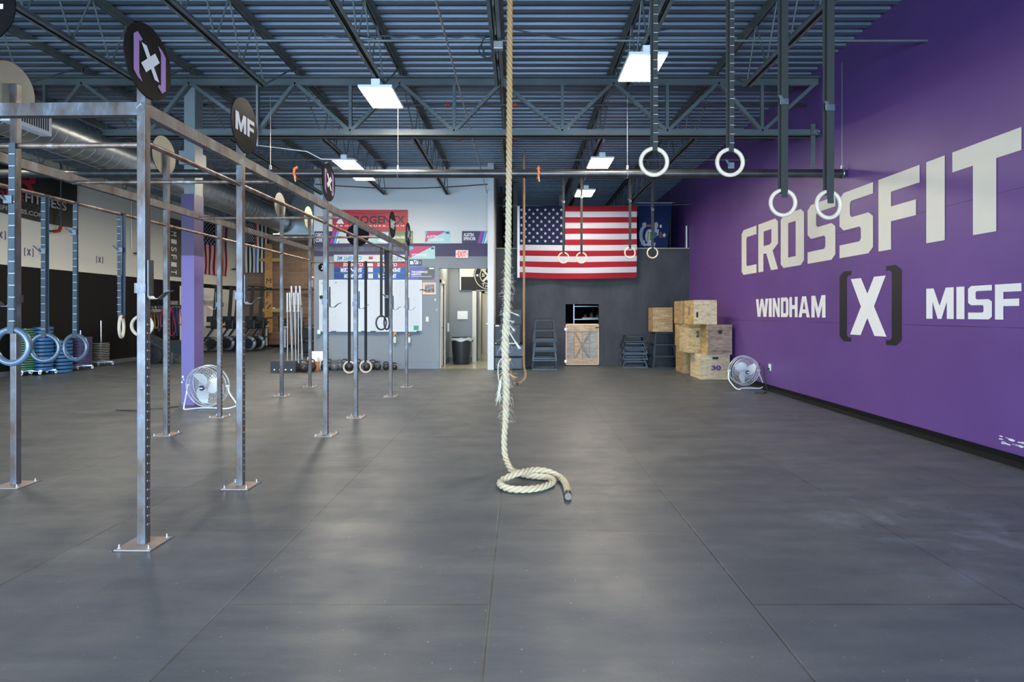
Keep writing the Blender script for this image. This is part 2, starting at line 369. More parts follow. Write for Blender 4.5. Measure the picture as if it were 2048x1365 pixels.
# door frames of the hall
mb=MB()
for yy in (YW+.1,15.42): mb.box(-2.0,yy-.0,0,-1.93,yy+.09,2.20)
mb.box(-2.0,YW+.1,2.12,-1.93,15.51,2.20)
struct('trim_1',mb,MATS['cream_trim'])
mb=MB(); mb.box(-1.31,16.56,0,-1.2,16.62,2.09); mb.box(-1.31,16.56,2.0,XE0,16.62,2.09)
struct('trim_2',mb,MATS['cream_trim'])
d=tag(MB().box(-1.18,20.3,0,-.8,20.36,2.05).build('door_1',MATS['register_white']),kind='structure')
mb=MB(); mb.box(-1.26,20.25,0,-1.18,20.4,2.12); mb.box(-1.26,20.25,2.05,XE0,20.4,2.12); mb.build('frame',MATS['cream_trim'],d)
MB().cyl((-1.1,20.29,1.0),(-1.1,20.22,1.0),.02,10).cyl((-1.1,20.22,1.0),(-1.0,20.22,1.0),.012,8).build('handle',MATS['chrome'],d)
d=tag(MB().box(-1.24,17.9,0,-1.2,18.7,2.03).build('door_2',MATS['white_trim']),kind='structure')
d=tag(MB().box(-2.02,YW+.25,.01,-1.985,15.42,2.12).build('door_3',MATS['white_trim']),kind='structure'); MB().cyl((-1.985,14.85,1.0),(-1.93,14.85,1.0),.022,10).build('handle',MATS['chrome'],d)
# black partition with opening
ox0,ox1,oz=1.206,2.075,1.60
mb=MB(); mb.box(XE1,YP,0,ox0,YP+.12,3.036); mb.box(ox1,YP,0,XR,YP+.12,3.036); mb.box(ox0,YP,oz,ox1,YP+.12,3.036)
struct('wall_partition',mb,MATS['black_partition'])
struct('trim_3',MB().box(XE1,YP-.02,3.036,XR,YP+.14,3.06),M('partition_cap',(.30,.28,.22),.5))
# panel battens on the partition
mb=MB()
for xx in (-.35,1.10,2.18): mb.box(xx,YP-.012,0,xx+.012,YP,2.2)
struct('trim_4',mb,MATS['black_partition'])
# baseboards
mb=MB().box(XR-.012,-4,0,XR,YP,.10); mb.add([(XR-.06,-4,0.003),(XR-.012,-4,.045),(XR-.012,YP,.045),(XR-.06,YP,.003)],[(0,1,2,3)])
struct('baseboard_right',mb,MATS['baseboard_dark'])
struct('baseboard_left',MB().box(XL,-4,0,XL+.015,19.3,.10),MATS['baseboard_grey'])
struct('baseboard_office',MB().box(-5.04,YW-.012,0,-1.98,YW,.14),M('baseboard_blue',(.19,.22,.26),.5))
mb=MB().box(-1.96,15.51,0,-1.945,16.6,.13).box(-1.96,16.585,0,-1.31,16.6,.13)
struct('baseboard_hall',mb,MATS['baseboard_grey'])
struct('baseboard_back',MB().box(XL,YB-.02,0,-5.04,YB,.12),MATS['baseboard_dark'])
# shop front behind the camera, with its glazed openings
mb=MB(); mb.box(XL,-4.2,0,-10.9,-4.0,ZD+.05); mb.box(-10.9,-4.2,3.35,XR,-4.0,ZD+.05); mb.box(-7.1,-4.2,0,-6.9,-4.0,3.35); mb.box(4.2,-4.2,0,XR,-4.0,3.35)
mb.box(-10.9,-4.2,0,4.2,-4.0,.2)
struct('wall_front',mb,MATS['grey_wall'])
for k,(a,b) in enumerate(((-10.9,-7.1),(-6.9,-3.2),(-3.2,.5),(.5,4.2))):
    mb=MB(); mb.box(a,-4.14,.2,a+.06,-4.06,3.35); mb.box(b-.06,-4.14,.2,b,-4.06,3.35); mb.box(a,-4.14,.2,b,-4.06,.26); mb.box(a,-4.14,3.29,b,-4.06,3.35); mb.box(a,-4.14,1.7,b,-4.06,1.76)
    struct('window_%d'%(k+1),mb,M('window_frame',(.05,.05,.055),.4))
# steel column, violet paint in two shades
cx0,cx1,cy0,cy1=-4.98,-4.79,8.7,8.96
n=NT('column_paint',.45)
c1=n.mix(step(n,n.z,2.21),(.165,.118,.32),(.058,.036,.105)); c1=n.mix(step(n,n.z,3.12),c1,(.17,.20,.20)); n.col(c1)
mb=MB(); mb.box(cx0,cy0,0,cx1,cy1,3.12); mb.box(cx0+.03,cy0+.02,3.12,cx1+.0,cy1-.02,4.75); mb.box(cx0-.02,cy0-.03,3.55,cx1+.03,cy1+.02,3.75)
struct('column_1',mb,MATS['column_paint'])
# ---- lettering painted on the purple wall
def wy(cx): return XR*FPX/(cx/2.786+1440-VX)       # measured on the wall crop
def wall_word(name,label,spec,z0,z1,mat):
    first=wy(spec[0][1]); t=thing(name,label,'wall lettering',(XR-.002,first,z0))
    for ch,a,b in spec:
        ya,yb=wy(a),wy(b)
        vf=block(ch,0,0,ya-yb,z1-z0)
        m=MB().flat(vf,lambda u,v,d:(-.003,ya-u-first,v)); m.build('letter',mat,t)
    return t
wall_word('painted_word','huge cream block letters painted highest on the purple wall',[('C',122,205),('R',215,325),('O',340,470),('S',490,645),('S',668,855),('F',885,1115),('I',1152,1255),('T',1297,1683)],2.113,2.99,MATS['letter_cream'])
wall_word('painted_word','small white block letters on purple wall between boxes and bracketed emblem',[('W',202,270),('I',273,290),('N',295,335),('D',341,383),('H',388,434),('A',440,502),('M',511,590)],1.295,1.62,MATS['letter_white'])
wall_word('painted_word','white block letters on the purple wall nearer than bracketed emblem',[('M',1152,1305),('I',1320,1365),('S',1385,1518),('F',1535,1683),('I',1705,1765),('T',1790,2010)],1.297,1.62,MATS['letter_white'])
t=wall_word('painted_emblem','large white X in black square brackets painted on purple wall',[('X',727,930)],1.075,1.81,MATS['letter_white'])
for ch,a,b in (('[',668,732),(']',927,1013)):
    ya,yb=wy(a),wy(b); f0=wy(727)
    MB().flat(block(ch,0,0,ya-yb,.945),lambda u,v,d:(-.0025,ya-u-f0,v-.097)).build('bracket',MATS['letter_black'],t)
# ------------------------------------------------------------ roof steel
TN=[-11.0,-9.5,-7.95,-6.4,-4.83,-3.28,-1.745,-.25,1.385,2.925,4.36]
BN=[-10.05,-8.5,-6.95,-5.4,-3.83,-2.47,-.95,.635,2.17,3.56]
YG=8.65
g=thing('roof_girder','deep grey steel lattice girder crossing the room under the roof',  'girder',(0,YG,3.94))
def L(mb): return relocal(g,mb)
for nm,za,zb in (('top_chord',4.70,4.80),('bottom_chord',3.95,4.05)):
    m=MB(); 
    for s in (-1,1):
        ya=YG+s*.012; yb=YG+s*.09
        m.box(XL,min(ya,ya+s*.012),za,XR-.03,max(ya,ya+s*.012),zb)
        if nm=='top_chord': m.box(XL,min(ya,yb),zb-.012,XR-.03,max(ya,yb),zb)
        else: m.box(XL,min(ya,yb),za,XR-.03,max(ya,yb),za+.012)
    L(m).build(nm,MATS['girder_paint'],g)
for i,b in enumerate(BN):
    L(MB().beam((b,YG,4.0),(b,YG,4.75),.045,.045)).build('post',MATS['girder_paint'],g)
    for t in (TN[i],TN[i+1]):
        L(MB().beam((b,YG,4.02),(t,YG,4.74),.05,.06,up=(0,1,0))).build('diagonal',MATS['girder_paint'],g)
t=thing('wall_bracket','steel bracket anchoring girder bottom chord to purple wall','bracket',(XR-.05,YG,3.7))
MB().box(-.10,-.05,-.22,-.04,-.03,.42).build('plate',MATS['girder_paint'],t); MB().cyl((.0,-.08,.3),(.0,.02,.3),.015).cyl((-.05,-.08,.3),(-.05,.02,.3),.015).build('bolt',MATS['bolt_zinc'],t)
def joist(x,y0,y1,label,gapf,gapb):
    zt0,zt1,zb0,zb1=4.89,4.965,4.27,4.335
    t=thing('roof_joist',label,'joist',(x,y0,zb0),0,'open web joists under the roof deck')
    m=MB(); 
    for s in (-1,1): m.box(min(s*.012,s*.065),0,zt1-.01-zb0,max(s*.012,s*.065),y1-y0,zt1-zb0); m.box(min(s*.012,s*.022),0,zt0-zb0,max(s*.012,s*.022),y1-y0,zt1-zb0)
    m.build('top_chord',MATS['joist_paint'],t)
    a,b=gapf,(y1-y0)-gapb
    m=MB()
    for s in (-1,1): m.box(min(s*.012,s*.058),a,0,max(s*.012,s*.058),b,.009); m.box(min(s*.012,s*.020),a,0,max(s*.012,s*.020),b,zb1-zb0)
    m.build('bottom_chord',MATS['joist_paint'],t)
    m=MB(); k=max(2,round((b-a)/.62)); st=(b-a)/k; H=zt1-.03-zb0
    if gapf: m.cyl((0,.03,H),(0,a,.02),.011,6)
    for i in range(k):
        m.cyl((0,a+i*st,.02),(0,a+(i+.5)*st,H),.010,6); m.cyl((0,a+(i+.5)*st,H),(0,a+(i+1)*st,.02),.010,6)
    if gapb: m.cyl((0,b,.02),(0,y1-y0-.03,H),.011,6)
    m.build('web',MATS['joist_paint'],t); return t
JX=TN[1:-1]
for i,x in enumerate(JX):
    o=ORD[len(JX)-1-i]
    joist(x,-3.9,YG-.02,'grey open web roof joist, %s from purple wall, running from front to lattice girder'%o,0,1.05)
    ye = YW-.01 if -5.04<x<-.75 else (YB if x<-5 else YBR)
    joist(x,YG+.02,ye,'grey open web roof joist, %s from purple wall, beyond the lattice girder'%o,1.2,0)
def rod(name,label,cat,pts,r,mat,group=None,n=8): 
    o=MB(); L0=Vector(pts[0]); o.tube([Vector(p)-L0 for p in pts],r,n); ob=o.build(name,mat); ob.location=L0; tag(ob,label,cat,group); return ob
rod('bridging_rod','thin steel bridging rod across joists, nearer than the girder','rod',[(XL,6.37,4.30),(XR,6.37,4.30)],.012,MATS['joist_paint'])
rod('bridging_rod','thin steel bridging rod across joists at very top of view','rod',[(XL,5.62,4.84),(XR,5.62,4.84)],.014,MATS['joist_paint'])
rod('bridging_rod','thin steel bridging rod across joists, beyond the girder','rod',[(XL,11.3,4.30),(XR,11.3,4.30)],.012,MATS['joist_paint'])
rod('sprinkler_pipe','thin black sprinkler pipe seen between the girder chords','pipe',[(XL,9.05,4.555),(XR,9.05,4.555)],.018,MATS['sprinkler_black'])
rod('sprinkler_pipe','thin black sprinkler pipe just under the girder bottom chord','pipe',[(XL,10.25,4.39),(XR,10.25,4.39)],.022,MATS['sprinkler_black'])
cps=[(895,9.05,4.555,'under girder, just left of thick rope'),(1030,9.05,4.555,'directly behind the thick rope'),(918,10.25,4.39,'on lower sprinkler pipe left of rope'),(1031,10.25,4.39,'on lower sprinkler pipe behind rope')]
for px,yy,zz,lb in cps:
    xx=(px-VX)*yy/FPX; o=MB().cyl((-.03,0,0),(.03,0,0),.035,12).box(-.012,-.05,-.02,.012,.05,.02).build('pipe_coupling',MATS['sprinkler_red']); o.location=(xx,yy,zz)
    tag(o,'small red pipe coupling '+lb,'pipe coupling','red sprinkler couplings')
rod('conduit','pale thin conduit running front to back left of thick rope','conduit',[(-.78,2,4.30),(-.78,14.4,4.30)],.011,MATS['cable_steel'])
# wavy black cable along the bridging
pts=[(-2.1+i*.09,6.33,4.325+.012*math.sin(i*1.9)) for i in range(22)]; rod('power_cable','wavy black power cable laid along the near bridging rod','cable',pts,.009,MATS['cable_dark'])
pts=[(-.1+1.75*k/14,6.4,4.45-.13*math.sin(PI*k/14)+.0*k) for k in range(15)]; rod('power_cable','sagging black power cable behind rope towards bright lamp','cable',pts,.008,MATS['cable_dark'])
pts=[(-5.0+4.24*k/20,14.47,4.53-.10*math.sin(PI*k/20)) for k in range(21)]; rod('power_cable','black cable strung before the white upper office wall','cable',pts,.012,MATS['cable_dark'])
# camera box with coiled cable on the middle joist
bx=thing('junction_box','small silver junction box with looped black cable beside the rope','junction box',(-.22,6.3,4.2))
MB().bbox(-.05,-.04,-.03,.05,.04,.05).build('housing',MATS['cable_steel'],bx)
m=MB()
for k,(cx_,cz,r_) in enumerate(((-.12,-.03,.085),(-.08,.02,.10),(-.1,-.06,.06))): m.torus((cx_,0,cz),r_,.006,'Y',24,6)
m.build('cable',MATS['cable_dark'],bx)
rod('conduit','pale vertical conduit at girder beside the second disc sign','conduit',[(-3.80,8.56,4.78),(-3.80,8.56,3.78)],.018,MATS['cable_steel'])
rod('conduit','thin conduit bending below girder towards paired lamps','conduit',[(-3.80,8.57,3.80),(-3.2,8.9,3.80),(-3.0,8.95,3.70),(-2.5,9.1,3.72)],.010,MATS['cable_steel'])
# spiral duct
dt=thing('spiral_duct','large galvanised spiral air duct running along the left','duct',(-6.3,-3.5,3.82))
MB().cyl((0,0,0),(0,19.1,0),.28,40).build('body',MATS['duct_metal'],dt)
m=MB(); k=0; yy=.1
while yy<19.0:
    m.tube([(.281*math.cos(a),yy+.14*a/(2*PI),.281*math.sin(a)) for a in [2*PI*i/24 for i in range(25)]],.0022,4); yy+=.18
m.build('seam',MATS['duct_seam'],dt)
m=MB(); m.lathe([(.28,19.0),(.30,19.05),(.30,19.3),(.28,19.32)],32,axis='Y'); m.build('collar',MATS['duct_metal'],dt)
fb=thing('duct_plenum','sheet metal duct transition box at the end of spiral duct','duct',(-6.0,16.0,3.5))
m=MB(); m.add([(-.45,-.2,0),(.75,-.2,0),(.75,.9,0),(-.45,.9,0),(.0,-.2,1.0),(.55,-.2,1.0),(.55,.9,1.0),(.0,.9,1.0)],[(0,3,2,1),(4,5,6,7),(0,1,5,4),(1,2,6,5),(2,3,7,6),(3,0,4,7)]); m.build('transition',MATS['duct_metal'],fb)
MB().box(-.55,-.3,-.04,.8,.95,-.01).build('flange',MATS['duct_seam'],fb); MB().box(.0,.05,1.0,.55,.7,1.45).build('riser',MATS['duct_metal'],fb)
for i,(yy,lb) in enumerate(((6.93,'white supply register on the spiral duct behind the front rail'),(2.9,'white supply register on the nearer stretch of spiral duct'))):
    rg=thing('air_register',lb,'air register',(-5.98,yy,3.79))
    MB().box(-.14,0,-.17,0,.62,.17).build('frame',MATS['register_white'],rg)
    m=MB(); 
    for k in range(15): m.box(.0005,.06+k*.035,-.12,.003,.078+k*.035,.12)
    m.build('louvres',MATS['dark_slot'],rg)
# ------------------------------------------------------------ LED high bay lights
def highbay(x,y,label,ln=.72,wd=.40,z=4.14,hang=0):
    t=thing('highbay_light',label,'ceiling light',(x,y,z),0,'LED high bay lights under joists')
    m=MB(); m.bbox(-wd/2-.012,-ln/2-.012,.0,wd/2+.012,ln/2+.012,.035,.006); m.build('housing',MATS['fixture_white'],t)
    m=MB()
    for s in (-1,1): m.box(min(s*.006,s*(wd/2-.006)),-ln/2+.006,-.004,max(s*.006,s*(wd/2-.006)),ln/2-.006,.0005)
    m.build('lens',MATS['led_lens'],t)
    MB().bbox(-.055,-ln/2+.02,.035,.055,ln/2-.25,.12,.004).build('driver_box',MATS['fixture_white'],t)
    m=MB(); 
    for yy in (-ln/2+.06,ln/2-.06):
        m.cyl((-.04,yy,.03),(0,yy,.17),.002,5); m.cyl((.04,yy,.03),(0,yy,.17),.002,5)
    if hang: m.cyl((0,-ln/2+.06,.17),(0,-ln/2+.06,ZD-z),.002,5); m.cyl((0,ln/2-.06,.17),(0,ln/2-.06,ZD-z),.002,5)
    m.build('hanger',MATS['cable_steel'],t); return t
highbay(-1.775,7.63,'bright LED high bay lamp between rack signs and thick rope, under joist')
highbay(1.395,6.72,'bright LED high bay lamp nearest, above the pale hanging rings')
highbay(1.50,10.95,'bright LED high bay lamp beyond the girder, right of the rope')
highbay(1.52,13.68,'bright LED high bay lamp farthest, above the large flag')
highbay(-3.2,11.1,'bright LED high bay lamp beyond girder, first of pair behind rack')
highbay(-3.2,11.95,'bright LED high bay lamp beyond girder, second of pair behind rack')
highbay(-7.2,7.0,'LED high bay lamp over the left side of the gym',hang=1); highbay(-7.2,14.3,'LED high bay lamp hidden behind spiral duct, over machines',hang=1); highbay(-7.2,18.6,'LED high bay lamp farthest back on machines side',hang=1); highbay(-1.75,-1.0,'LED high bay lamp behind the camera'); highbay(-7.2,10.6,'LED high bay lamp above the duct side, between girder and machines',hang=1); highbay(-7.2,21.9,'LED high bay lamp by the brick wall, behind the office corner',hang=1)  # unseen left-side lamps added to brighten the left wall, brick and flags
hl=thing('hall_light','flush ceiling light inside the hallway','ceiling light',(-1.5,15.6,2.78)); MB().bbox(-.25,-.4,-.03,.25,.4,.015,.01).build('diffuser',M('hall_lens',(1,1,1),.5,emit=(1,.9,.68),es=10),hl)
h2=thing('hall_light','flush ceiling light deep inside the hallway','ceiling light',(-1.02,18.6,2.78)); MB().bbox(-.2,-.5,-.03,.2,.5,.015,.01).build('diffuser',MATS['hall_lens'],h2)
# ------------------------------------------------------------ long hanging pipe
pz,pyy=3.24,7.95
hp=thing('hanging_pipe','long black steel pipe hung on cables across the whole gym','pipe',(XR-.04,pyy,pz))
MB().cyl((0,0,0),(XL+.6-XR,0,0),.057,28).build('tube',MATS['pipe_steel'],hp)
MB().lathe([(.0,.012),(.06,.012),(.062,0),(.062,-.06),(.057,-.06)],24,axis='X').build('end_cap',MATS['pipe_steel'],hp)
for px in (541,796,1254.6,1684,280):
    xx=(px-VX)*pyy/FPX-(XR-.04); m=MB()
    if px!=280 or True: m.cyl((xx,0,.06),(xx,0,ZD-pz-.68 if px<1600 else 1.5),.0032,6)
    m.build('cable',MATS['cable_steel'],hp)
    MB().torus((xx,0,0),.060,.006,'X',20,6).box(xx-.012,-.012,.05,xx+.012,.012,.11).build('clamp',MATS['bolt_zinc'],hp)
for px,lb in ((592,'orange strap tied round hanging pipe above the rack'),(1077,'orange strap tied round hanging pipe just right of ropes')):
    xx=(px-VX)*pyy/FPX; t=thing('ratchet_strap',lb,'strap',(xx,pyy,pz))
    m=MB(); m.tube([(random.uniform(-.012,.012),.066*math.cos(a),.072*math.sin(a)) for a in [2*PI*i/20 for i in range(20)]],.016,6,closed=True); m.tube([(.01,0,.06),(.0,.02,.10)],.014,6); m.build('webbing',MATS['orange_strap'],t)
    MB().tube([(0,-.06,-.05),(.01,-.05,-.12)],.008,6).build('tail',M('strap_tail',(.55,.45,.25),.7),t)
# ------------------------------------------------------------ pull-up rig
TH=-.0175
rig=thing('pull_up_rig','long bare steel pull-up rig with round disc signs above it','exercise rig',(-2.195,3.45,0),TH)
ST=MATS['bare_steel']; UW=.051
RYs=[0,1.16,3.09,4.22,6.15,7.39]; LXs=-1.785
def rigpt(x,y,z):
    c,s=math.cos(TH),math.sin(TH); return Vector((-2.195+c*x-s*y,3.45+s*x+c*y,z))
def upright(x,y,top,holes=True):
    m=MB().bbox(-UW/2,-UW/2,0.008,UW/2,UW/2,top,.005)
    if holes:
        z=.12
        while z<1.30:
            m.lathe([(0,0),(.006,0)],8,(UW/2+.0008,-.006,z),1,'X',False); m.lathe([(0,0),(.0035,0)],6,(UW/2+.0008,.012,z-.003),1,'X',False); z+=.0508
    o=m.build('upright',[ST,MATS['bright_hole']],rig); o.location=(x,y,0)
    pl=MB().bbox(-.105,-.105,.001,.105,.105,.009,.002).build('base_plate',MATS['rusty_plate'],o)
    m=MB()
    for a,b,c,d in ((-.115,.105,.115,.118),(-.118,-.115,-.105,.118)): m.box(a,b,.0006,c,d,.004)
    m.build('floor_cutout',MATS['plate_edge'],o)
    for a in (-1,1):
        for b in (-1,1): MB().cyl((a*.085,b*.085,.008),(a*.085,b*.085,.014),.011,6).cyl((a*.085,b*.085,.014),(a*.085,b*.085,.032),.0055,8).build('anchor_bolt',MATS['bolt_zinc'],o)
    return o
RT=2.58
for i,y in enumerate(RYs): upright(0,y,RT-.07)
for i,y in enumerate(RYs): upright(LXs,y,RT-.07, i>1)
def bar(name,a,b,wd=.051,ht=.075,mat=ST): MB().beam(a,b,wd,ht).build(name,mat,rig)
bar('top_rail',(0,-.026,RT-.037),(0,7.42,RT-.037)); bar('top_rail',(LXs,-.026,RT-.037),(LXs,7.42,RT-.037))
bar('cross_rail',(LXs+.026,0,RT-.037),(-.026,0,RT-.037)); bar('cross_rail',(LXs+.026,7.39,RT-.037),(-.026,7.39,RT-.037))
# weld beads
m=MB(); m.torus((0,-.027,RT-.037),.026,.0025,'Y',4,5); m.build('weld',MATS['bolt_zinc'],rig)
CB=MATS['chalky_bar']
ZP=2.335
for x in (0,LXs):
    for a,b in zip(RYs[:-1],RYs[1:]): MB().cyl((x,a+.026,ZP+(.02 if x==0 else 0)),(x,b-.026,ZP+(.02 if x==0 else 0)),.0165,16).build('pull_up_bar',CB,rig)
for y,z in ((.03,2.345),(7.39,2.30)): MB().cyl((LXs+.026,y,z),(-.026,y,z),.0165,16).build('pull_up_bar',CB,rig)
for y in (1.75,3.70,5.51): MB().cyl((LXs-.01,y,2.515),(.01,y,2.515),.0165,16).build('pull_up_bar',CB,rig)
# disc signs
def disc(x,y,z,kind,face='X',r=.212,post_x=None):
    pz0=RT-.01
    p_=MB().bbox(-UW/2,-UW/2,0,UW/2,UW/2,z-pz0+.04,.004).build('sign_post',ST,rig); p_.location=(x,y,pz0)
    px_=UW/2+.001
    if face=='X':
        d=MB().lathe([(0,.008),(r-.002,.008),(r,.006),(r,0)],64,axis='X').lathe([(0,.0),(r,.0)],64,mi=1,axis='X').build('sign_disc',[MATS['disc_black'],MATS['disc_back']],rig); d.location=(x+px_ if kind else x-px_,y,z); d.rotation_euler=(0,0,0 if kind else PI)
        fn=lambda u,v,q:(.0095,u,v)
    else:
        d=MB().lathe([(0,-.008),(r-.002,-.008),(r,-.006),(r,0),(0,0)],64,axis='Y').build('sign_disc',MATS['disc_black'],rig); d.location=(x,y-UW/2-.001,z)
        fn=lambda u,v,q:(u,-.0095,v)
    if kind=='X':
        MB().flat(fit(loops([[(.0,1),(.28,1),(1,0),(.74,0)]]),-r*.34,-r*.40,r*.42,r*.40),fn).build('lettering',MATS['paint_white'],d)
        MB().flat(fit(loops([[(0,.26),(.26,0),(1,.74),(.74,1)]]),-r*.36,-r*.34,r*.44,r*.34),lambda u,v,q:tuple(Vector(fn(u,v,q))+Vector((.0004,0,0)))).build('lettering',MATS['paint_white'],d)
        br=[(0,.10),(.45,.0),(1,.10),(.80,.17),(.62,.15),(.62,.85),(1,1.0),(.45,.95),(0,.84)]
        for s in (-1,1):
            pts=[(-.66*r+u*.36*r,(-.62 if s<0 else -.66)*r+v*1.28*r) for u,v in br]
            if s<0: pts=[(u,-v) for u,v in reversed(pts)]
            else: pts=[(-u+.06*r,v) for u,v in reversed(pts)]
            MB().flat(loops([pts]),fn).build('bracket',MATS['disc_purple'],d)
    elif kind=='MF':
        MB().flat(block('M',-r*.72,-r*.33,r*.08,r*.33),fn).flat(block('F',r*.16,-r*.33,r*.72,r*.33),fn).build('lettering',MATS['paint_white'],d)
ZR,ZL=2.822,3.115
disc(0,0,ZR,'X'); disc(0,1.16,ZR,'MF'); disc(0,3.09,ZR-.01,'X'); disc(0,6.15,ZR-.02,'MF'); disc(0,7.39,ZR-.01,'X')
for i in (1,2,4,5): disc(LXs,RYs[i],ZL,'')
disc(LXs/2-.055,0,3.14,'MF','Y',.215); disc(LXs/2,7.39,2.80,'','Y',.21)
# J-hooks
def jhook(x,y,z,side,label):
    t=thing('j_hook',label,'j hook',rigpt(x,y,z),TH,'steel J-hooks on the rig uprights')
    s=side; e=UW/2
    m=MB(); m.box(-e-.006,-e-.008,-.0,e+.008,-e-.001,.058); m.box(-e-.008,-e-.008,0,-e-.001,e+.008,.058); m.box(-e-.008,e+.001,0,e+.008,e+.008,.058); m.box(e+.001,-e-.008,0,e+.008,e+.008,.058); m.build('sleeve',ST,t)
    m=MB(); a=e+.012
    prof=[(a,.19),(a,-.02),(a+.012,-.035),(a+.055,-.035),(a+.10,.005),(a+.125,.012)]
    for (p,q),(p2,q2) in zip(prof[:-1],prof[1:]): m.beam((s*p,0,q),(s*p2,0,q2),.050,.008,up=(0,1,0)) if False else m.add([(s*p,-.024,q),(s*p2,-.024,q2),(s*p2,.024,q2),(s*p,.024,q),(s*(p+.007),-.024,q+.004),(s*(p2+.007),-.024,q2+.006),(s*(p2+.007),.024,q2+.006),(s*(p+.007),.024,q+.004)],[(0,1,2,3),(4,7,6,5),(0,4,5,1),(3,2,6,7),(0,3,7,4),(1,5,6,2)])
    m.build('hook',ST,t); return t
jn=['nearest right hand upright','second upright of the long disc sign row','third upright under the bracketed X disc','fourth upright, with stamped side','fifth upright near the wall board','last upright of the disc sign row']
for i,y in enumerate(RYs): jhook(0,y,[1.47,1.46,1.455,1.45,1.45,1.45][i],1,'bare steel J-hook clamped on '+jn[i])
for i,lb in ((1,'bare steel J-hook on nearest upright of far row, behind blue straps'),(3,'bare steel J-hook on far row upright in front of rowers')): jhook(LXs,RYs[i],1.44,-1,lb)
# ------------------------------------------------------------ gymnastic rings
def ring(label,px,py,Y,ztop,ringmat,strapmat,group,OD=.235,tr=.0155,rot=0,width=.038,marks=False,two=.014,tail=0,buck=None,barr=.0165,loopx=None,sw=0.0,tuck=0):
    c=P(px,py,Y); t=thing('gymnastic_ring',label,'gymnastic ring',c,0,group)
    R=OD/2-tr
    o=MB().torus((0,0,0),R,tr,'Y',56,14).build('ring',ringmat,t); o.rotation_euler=(0,0,rot)
    H=ztop-c.z; m=MB(); hw=width/2; y0=two/2+.001; bot=R-tr-.003; t_=.0022
    top=H+barr
    dx=loopx or 0
    def band(yc,z0,z1,xo0=0,xo1=0,w0=1,w1=1):
        m.add([(xo0-hw*w0,yc-t_/2,z0),(xo0+hw*w0,yc-t_/2,z0),(xo0+hw*w0,yc+t_/2,z0),(xo0-hw*w0,yc+t_/2,z0),(xo1-hw*w1,yc-t_/2,z1),(xo1+hw*w1,yc-t_/2,z1),(xo1+hw*w1,yc+t_/2,z1),(xo1-hw*w1,yc+t_/2,z1)],[(0,3,2,1),(4,5,6,7),(0,1,5,4),(1,2,6,5),(2,3,7,6),(3,0,4,7)])
    yt=barr+.002
    zz=R+tr+.10
    # front and back webbing, sideways offset sw between them
    for s in (-1,1):
        off=sw*(.5 if s>0 else -.5)
        band(s*(tr+.002),bot,R+tr,off*.3,off*.5); band(s*(tr+.002) if s<0 else s*(tr+.002),R+tr,H-.03,off*.5,off)
        band(s*(tr+.002),H-.03,H+.005,off,off)
    m.box(-hw+sw*.3,-tr-.003,bot-.003,hw-sw*.3,tr+.003,bot)
    m.box(-hw-abs(sw)/2,-tr-.003,H+.004+barr*0,hw+abs(sw)/2,tr+.003,H+.007)
    if tail: band(-tr-.006,bot-tail,bot+.02,.006,0,.85,.85)
    mk=1
    if marks:
        z=R+tr+.03
        while z<H-.03: m.box(-hw*.92-sw*.5*1.0,-tr-.0052,z,hw*.92-sw*.5,-tr-.0035,z+.0035,1); z+=marks
    m.build('strap',[strapmat,MATS['strap_mark']],t)
    if buck is not None:
        zb=buck-c.z; k=MB(); k.bbox(-hw-.006,-tr-.016,zb-.025,hw+.006,-tr-.004,zb+.025,.003); k.add([(-hw*.5,-tr-.01,zb-.02),(hw*.5,-tr-.01,zb-.02),(hw*.5-.05,-tr-.04,zb+.04),(-hw*.5-.05,-tr-.04,zb+.04)],[(0,1,2,3)]); k.build('buckle',MATS['buckle'],t)
    return t
WR=MATS['wood_ring']
gp='wooden rings hanging from the roof near the camera'
ring('pale wooden ring on marked strap, second right of rope lamp, upper pair',1308,324,4.55,4.62,WR,MATS['strap_olive'],gp,marks=.07,sw=-.02,tr=.016)
ring('pale wooden ring on marked strap, nearer the purple wall of upper pair',1460,325,4.68,4.62,WR,MATS['strap_olive'],gp,marks=.07,sw=-.022,tr=.016,buck=2.52)
ring('pale wooden ring on plain black strap, lower pair, over first painted letters',1566,406,4.83,4.62,WR,MATS['strap_olive'],gp,width=.056,sw=-.02,tail=.045,tr=.016,buck=3.08)
ring('pale wooden ring on plain black strap nearest the purple wall',1657,410,4.60,4.62,WR,MATS['strap_olive'],gp,width=.058,sw=-.02,tail=.075,tr=.016,buck=2.95,rot=.15)
gp='small far rings hanging in front of the flags'
for px,py,lb,bz in ((1127,516,'small far wooden ring before flag stars',3.6),(1163,516,'small far wooden ring before flag stripes, beside the star field',3.7),(1260,506,'small far wooden ring at right edge of the large flag',3.62),(1305,506,'small far wooden ring before the blue flag',3.45)):
    ring(lb,px,py,11.9,4.22,WR,MATS['strap_black'],gp,tr=.014,width=.045,buck=bz)
rb=MB().cyl((.75,11.9,4.235),(2.9,11.9,4.235),.02,12); o=rb.build('ring_bar',MATS['pipe_steel']); tag(o,'thin steel bar under joists carrying the far wooden rings','bar')
rb=MB().cyl((.8,4.63,4.635),(3.2,4.63,4.635),.024,12); o=rb.build('ring_bar',MATS['pipe_steel']); tag(o,'steel bar clamped under joists carrying the near wooden rings','bar')
gp='grey plastic rings strapped to the rig'
ring('blue grey ring hanging on front bar, nearest and largest on rig',24,693,3.48,2.345,MATS['grey_ring'],MATS['strap_blue'],gp,marks=.07,sw=-.034,tr=.018,buck=2.02)
ring('blue grey ring on twisted numbered strap, middle of the three',90,696,4.92,2.335,MATS['grey_ring'],MATS['strap_blue'],gp,OD=.25,marks=.07,tr=.0165,buck=1.87,rot=.1)
